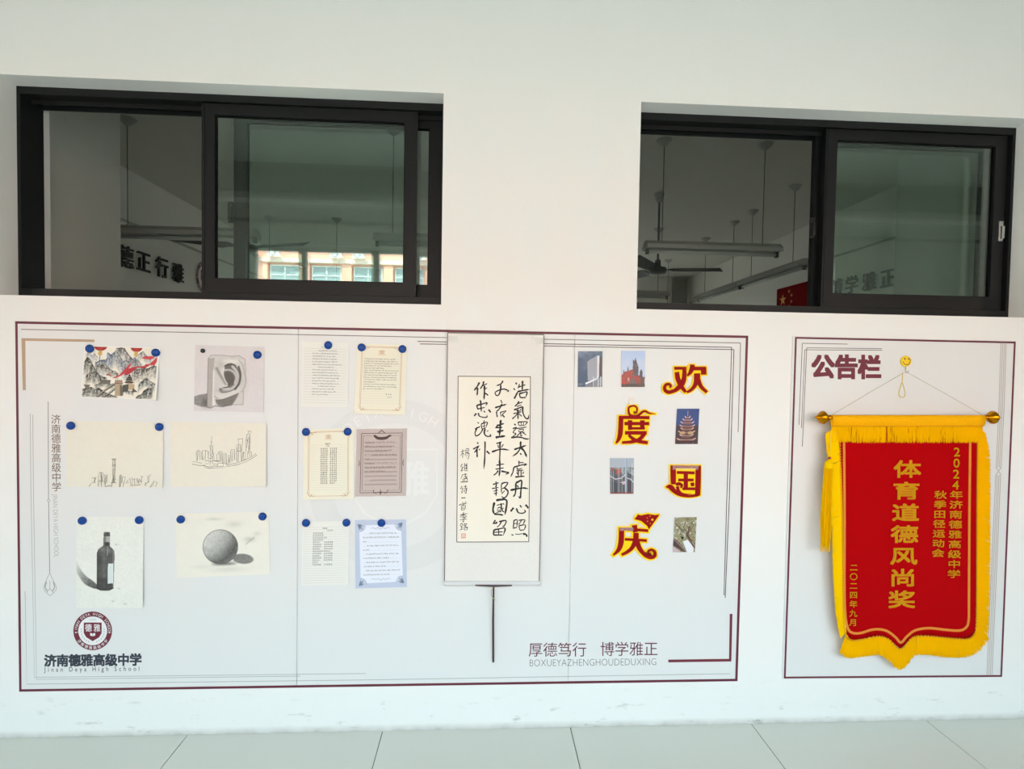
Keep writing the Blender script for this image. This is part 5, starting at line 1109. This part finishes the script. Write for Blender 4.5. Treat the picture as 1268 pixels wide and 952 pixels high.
for D_, ff, k in ((CA, fA, 8.657), (CBk, fB, 7.933)):
    for ch, stx in D_.items():
        o = brush(stx, ff(k, YS-.0012), wk=.95 if ch.endswith('s') else 1.0).build('brush_character', M_black, sc)
        o['kind'] = 'stuff'
m = MB(); m.add([fB(7.933, YS-.0012)(*p) for p in ((88, 797), (132, 795), (133, 843), (88, 846))], [(0, 1, 2, 3)]); m.build('red_seal', mat('seal_red', lin(226, 150, 140), .8), sc)
m = MB()
for s_ in ([(98, 805), (98, 838)], [(98, 806), (122, 804), (122, 838)], [(98, 822), (122, 820)], [(110, 806), (110, 838)]): m.ribbon(s_, 4, fB(7.933, YS-.0014))
m.build('seal_pattern', M_rice, sc)
# dark stick hooked over the bottom roller
stk = empty('hanging_stick', P(611, 819, -.03), 'thin dark wooden stick with a crossbar hanging below the calligraphy scroll', 'stick')
m = MB(); m.tube([P(588.5, 724.6, -.030), P(611, 725.4, -.031), P(634, 724.8, -.030)], [.003, .005, .003], 8); m.build('crossbar', M_wood, stk)
m = MB(); m.tube([P(611.2, 726, -.031), P(610.6, 770, -.020), P(610.8, 819.5, -.010)], [.0036, .0044, .0044], 8); m.build('rod', M_wood, stk)
m = MB(); m.tube([P(*p, -.032) for p in spline([(611, 727), (608.5, 732), (608.8, 738), (611.5, 741), (612.8, 743)], 5)], .0014, 6); m.build('cord_loop', M_cord, stk)

# ================================================================== RED BANNER
YF = -.058
bn = empty('award_banner', P(1115, 829, YF), 'red banner with gold characters and yellow fringe hanging from a gold-tipped rod', 'banner')
gb = lambda Y: plane_fn(Y)
def banner_y(px, py):                         # gentle waves of the cloth
    t = max(0, (py-520)/300); return YF + .006*math.sin((px-1030)/28.)*t + .012*t
def cl(px, py, d=0): return P(px, py, banner_y(px, py)-d)
bot = [(1047, 786), (1051.5, 791), (1060, 793.4), (1072, 791), (1086, 787.6), (1096, 789), (1104, 794), (1115, 803.5), (1124, 794), (1132, 788.6), (1142, 787.4), (1160, 788.4), (1180, 791), (1196, 791.2), (1204, 788), (1208.5, 781)]
botx = [p[0] for p in bot]; boty = [p[1] for p in bot]
m = MB(); NX, NZ = 48, 30; v = []; f = []
for j in range(NZ+1):
    for i in range(NX+1):
        u, t = i/NX, j/NZ; xl = np.interp(t, [0, .3, .9, .97, 1], [1037, 1041, 1044.5, 1046, 1047]); xr = np.interp(t, [0, .3, .9, 1], [1213.5, 1211, 1209.5, 1208.5])
        x = xl + (xr-xl)*u; yb = float(np.interp(x, botx, boty)); y = 524 + (yb-524)*t; v.append(cl(x, y))
for j in range(NZ):
    for i in range(NX): a = j*(NX+1)+i; f.append((a, a+NX+1, a+NX+2, a+1))
m.add(v, f); cloth = m.build('cloth', M_redcloth, bn, smooth=True)
md = cloth.modifiers.new('thickness', 'SOLIDIFY'); md.thickness = .0015; md.offset = 0
# gold line inside the edge
m = MB(); fl_ = lambda x, y: cl(x, y, .0022)
path = [(1045.2, 548), (1045.8, 640), (1045.6, 720), (1046.6, 760), (1050, 778), (1056, 783.6), (1066, 783.6), (1078, 780), (1088, 779), (1099, 781.5), (1109, 789), (1115.5, 795.5), (1123, 788), (1133, 780.5), (1150, 777.6), (1172, 779.8), (1188, 780.6), (1196, 777), (1199.4, 768), (1199.8, 740), (1200.4, 640), (1201.4, 548)]
pts = spline(path, 5); m.ribbon([tuple(p) for p in pts], 3.0, fl_); m.build('gold_line', mat('gold_line', lin(222, 132, 36), .6), bn)
# yellow sleeve over the rod, and the rod with its two gold finials
a, b = Vector(P(1029.5, 518.5, YF)), Vector(P(1217.5, 518.5, YF))
m = MB(); prof = [(0, .0135), (-.010, .011), (-.0145, 0), (-.0125, -.015), (-.009, -.030), (-.006, -.034), (.004, -.034), (.008, -.015), (.0125, 0), (.009, .0105)]
n = len(prof); v = []
for k in range(25):
    p = a + (b-a)*k/24; v += [(p.x, p.y + d + .0006*math.sin(k*1.9), p.z + h + .003) for d, h in prof]
m.add(v, [(k*n+i, k*n+(i+1) % n, (k+1)*n+(i+1) % n, (k+1)*n+i) for k in range(24) for i in range(n)] + [tuple(range(n))[::-1], tuple(range(24*n, 25*n))]); m.build('sleeve', M_yelcloth, bn, smooth=True)
m = MB(); m.tube([Vector(P(1024, 517, YF)), Vector(P(1222, 517, YF))], .0065, 12); m.build('rod', M_brass, bn, smooth=True)
def finial(px, py, sg, prof):
    c = P(px, py, YF); m = MB(); m.lathe([(r, sg*h) for r, h in prof], c, 'x', 28); m.build('finial', M_brass, bn, smooth=True)
fp = [(.004, -.036), (.011, -.033), (.012, -.026), (.006, -.022), (.012, -.018), (.022, -.010), (.0285, .0), (.0275, .006), (.020, .015), (.010, .024), (.004, .033), (.0015, .040)]
finial(1019.2, 516.8, -1, fp); finial(1228.6, 516.8, 1, fp)
# fringes: single strands, joined per border
def fringe(name, base, dirs, L, nst, w=.0014, back=0, seed=1, lean=None):
    r = random.Random(seed); m = MB(); B = [np.array(p, float) for p in spline(base, 8)]; Dd = [np.array(p, float) for p in spline(dirs, 8)]; Lp = [float(p[0]) for p in spline([(l, 0) for l in L], 8)]
    cum = [0.0]
    for i in range(1, len(B)): cum.append(cum[-1] + float(np.hypot(*(B[i]-B[i-1]))))
    for s_ in range(nst):
        t = r.random()*cum[-1]; i = max(0, min(len(B)-2, next(k for k in range(len(cum)) if cum[k] >= t)-1 if t > 0 else 0)); fr = (t-cum[i])/max(1e-6, cum[i+1]-cum[i])
        p = B[i]*(1-fr)+B[i+1]*fr; d = Dd[i]*(1-fr)+Dd[i+1]*fr; d = d/np.hypot(*d); l = (Lp[i]*(1-fr)+Lp[i+1]*fr)*r.uniform(.9, 1.03); ang = r.gauss(0, .06); c_, s2 = math.cos(ang), math.sin(ang)
        d = np.array([d[0]*c_-d[1]*s2, d[0]*s2+d[1]*c_]); dep = r.uniform(-.0005, .0013); pts = []
        for k in range(4):
            q = p + d*l*k/3 + np.array([0, .05*l*(k/3)**2]) + np.array([r.uniform(-.3, .3), 0])*k*.35; pts.append(cl(q[0], q[1], .002 + dep*(.4+k*.35)))
        m.tube(pts, [w, w*1.05, w, w*.55], 3, cap=False)
    return m.build(name, M_fringe, bn, kind='stuff')
fringe('top_fringe', [(1030, 527), (1090, 527), (1160, 527), (1217, 527)], [(0, 1)]*4, [20, 20, 20, 20], 880, seed=2)
fringe('side_fringe', [(1034, 530), (1040, 560), (1043, 620), (1044, 700), (1045, 750), (1048, 783)], [(-.9, .55), (-1, .35), (-1, .45), (-1, .5), (-1, .6), (-.9, .7)], [14, 16.5, 15.5, 14, 12, 10], 1900, seed=3)
fringe('side_fringe', [(1211, 530), (1210.5, 560), (1209.8, 620), (1209.6, 700), (1209.4, 750), (1208, 780)], [(.8, .6), (1, .4), (1, .35), (1, .35), (1, .4), (.75, .75)], [12, 16.5, 17.5, 17.5, 17, 20], 1900, seed=4)
fringe('bottom_fringe', [(1048, 785), (1054, 792), (1068, 791), (1086, 788), (1100, 791), (1115, 803), (1130, 789.5), (1146, 787.5), (1170, 789.5), (1192, 791), (1202, 789), (1209, 780)], [(-.32, 1), (-.1, 1), (0, 1), (.05, 1), (0, 1), (0, 1), (0, 1), (0, 1), (0, 1), (.1, 1), (.4, 1), (.9, .6)], [24, 22, 21, 22, 24, 25, 23, 22, 23, 22, 20, 19], 1900, seed=5)
# braided heading where the fringe is sewn on
for nm, pth in (('braid', [(1029.5, 527.5), (1120, 527.5), (1217.5, 527.5)]), ('braid', [(1040, 548), (1042.6, 620), (1043.8, 700), (1044.6, 760), (1047, 785), (1052, 791.5), (1062, 793), (1086, 788), (1100, 791), (1115, 803.5), (1130, 789.5), (1146, 787.4), (1192, 791.2), (1204, 788), (1208.5, 778), (1209.4, 740), (1209.8, 640), (1210.6, 548)])):
    m = MB(); P2 = spline(pth, 60 if len(pth) < 5 else 10); out = []
    for i in range(len(P2)-1):
        a, b = P2[i], P2[i+1]; nn = max(1, int(np.hypot(*(b-a))/1.5)); out += [a + (b-a)*k/nn for k in range(nn)]
    out.append(P2[-1]); o2 = []
    for i, p in enumerate(out):
        d = out[min(i+1, len(out)-1)]-out[max(i-1, 0)]; d = d/np.hypot(*d); o2.append(cl(p[0]-d[1]*(.9 if i % 2 else -.9), p[1]+d[0]*(.9 if i % 2 else -.9), .0065))
    m.tube(o2, .0018, 4); m.build(nm, mat('braid_gold', lin(225, 160, 10), .5) if 'braid_gold' not in MATS else MATS['braid_gold'], bn, kind='stuff')
# gold characters
def gold(chars, px0, py0, px1, py1, w_, h_, off, edge, name):
    m = MB(); m2 = MB(); n = len(chars)
    for i, ch in enumerate(chars):
        t = i/(n-1); x, y = px0+(px1-px0)*t, py0+(py1-py0)*t
        if ord(ch) < 256:
            v, f = glyph(ch, 0.0); wv = max(p[0] for p in v)
            bold_add(m, [cl(x + (a-wv/2)*w_*.62, y-(b-.35)*h_, .0046) for a, b in v], f, .0007); 
        else:
            put_char(m2, ch, x, y, w_, h_, lambda a, b: cl(a, b, .0032), off+edge); put_char(m, ch, x, y, w_, h_, lambda a, b: cl(a, b, .0046), off)
    if m2.v: m2.build('%s_edge' % name, M_goldedge, bn)
    m.build(name, M_goldtext, bn)
gold('体育道德风尚奖', 1123.6, 580.6, 1116.5, 742, 35, 22.5, .016, .020, 'main_lettering')
gold('2024', 1184.6, 559.5, 1183.2, 600.5, 27, 15.5, .02, .0, 'year_lettering')
gold('年济南德雅高级中学', 1184.2, 612.5, 1181.2, 710.5, 17, 10.4, .010, .018, 'side_lettering')
gold('秋季田径运动会', 1164.6, 612.5, 1161.4, 684.5, 16, 10.4, .010, .018, 'side_lettering')
gold('二〇二四年九月', 1057.2, 702.5, 1056.4, 770.5, 10.2, 9.3, .008, .014, 'date_lettering')
# cord over the hook, loose loop, and the tassel at the left end
m = MB(); m.tube([P(1029.5, 514, YF), P(1074, 487.5, -.05), P(1119.5, 461.3, -.030), P(1123, 460.8, -.030), P(1170, 487, -.05), P(1217, 514, YF)], .0009, 6); m.build('hanging_cord', M_cord, bn)
m = MB(); m.tube([P(1117.6, 462.3, -.03), P(1117.4, 468, -.031), P(1117.0, 473.5, -.031)], .0016, 6)
m.tube([P(*p, -.031) for p in spline([(1117, 473), (1114.3, 481), (1113, 487), (1114.4, 491), (1117.2, 492.2), (1120, 490.6), (1121, 486.5), (1119.4, 480), (1117, 473)], 4)], .0017, 6); m.build('cord_loop', M_cordy, bn)
m = MB(); m.tube([P(1029.6, 516, YF-.004), P(1029, 535, YF-.010), P(1027.2, 566, YF-.012)], .0011, 6); m.build('tassel_cord', M_cordy, bn)
m = MB(); c0 = P(1027.2, 567, YF-.012); m.lathe([(.001, .006), (.006, .003), (.006, -.003), (.001, -.006)], c0, 'z', 10); m.build('tassel_bead', mat('bead', lin(150, 60, 30), .4), bn, smooth=True)
c1 = P(1026.4, 571, YF-.012); m = MB(); m.lathe([(.004, .004), (.012, -.002), (.017, -.012), (.016, -.022), (.0185, -.026), (.016, -.030)], c1, 'z', 16); m.build('tassel_head', M_fringe, bn, smooth=True)
m = MB(); r = random.Random(9); c2 = Vector(c1) + Vector((0, 0, -.024))
for k in range(150):
    a_ = r.random()*6.283; rr_ = .0165*math.sqrt(r.random()); L = r.uniform(.30, .365); p = c2 + Vector((math.cos(a_)*rr_, math.sin(a_)*rr_, 0))
    m.tube([p, p + Vector((math.cos(a_)*.003-.004, math.sin(a_)*.003, -L*.5)), p + Vector((math.cos(a_)*.002-.006+r.uniform(-.004, .004), 0, -L))], [.0015, .0016, .0009], 3, cap=False)
m.build('tassel_strands', M_fringe, bn, kind='stuff')
# smiling adhesive hook
hk = empty('adhesive_hook', P(1122, 452, -.008), 'round yellow smiling adhesive hook holding the banner cord', 'hook')
cx_, cy_ = 1122.2, 447.2; c0 = P(cx_, cy_, -.012); rr2 = .0238
MB().lathe([(rr2*.9, 0), (rr2, -.002), (rr2, -.005), (rr2*.93, -.0065), (.001, -.0070)], (c0[0], -.006, c0[2]), 'y', 32).build('disc', M_smile, hk)
fh = plane_fn(-.0134)
for dx in (-1.6, 3.2):
    m = MB(); disc(m, cx_+dx, cy_-3.0, .85, fh, 12, ry=1.1); m.build('eye', M_blackpl, hk)
m = MB(); m.ribbon([tuple(p) for p in spline([(cx_-4.2, cy_+.6), (cx_-2.4, cy_+3.3), (cx_+.4, cy_+4.3), (cx_+3.2, cy_+3.2), (cx_+4.8, cy_+.2)], 5)], .75, fh); m.build('mouth', M_blackpl, hk)
m = MB(); disc(m, cx_+5.2, cy_-1.5, .9, fh, 10); m.build('cheek_mark', mat('cheek', lin(150, 90, 20), .5), hk)
m = MB(); m.tube([P(1121.4, 453.5, -.012), P(1121.3, 458.5, -.014), P(1122.2, 461.6, -.022), P(1124.2, 460.6, -.034), P(1125.6, 458.6, -.038)], .0015, 8); m.build('wire_hook', M_metal, hk, smooth=True)
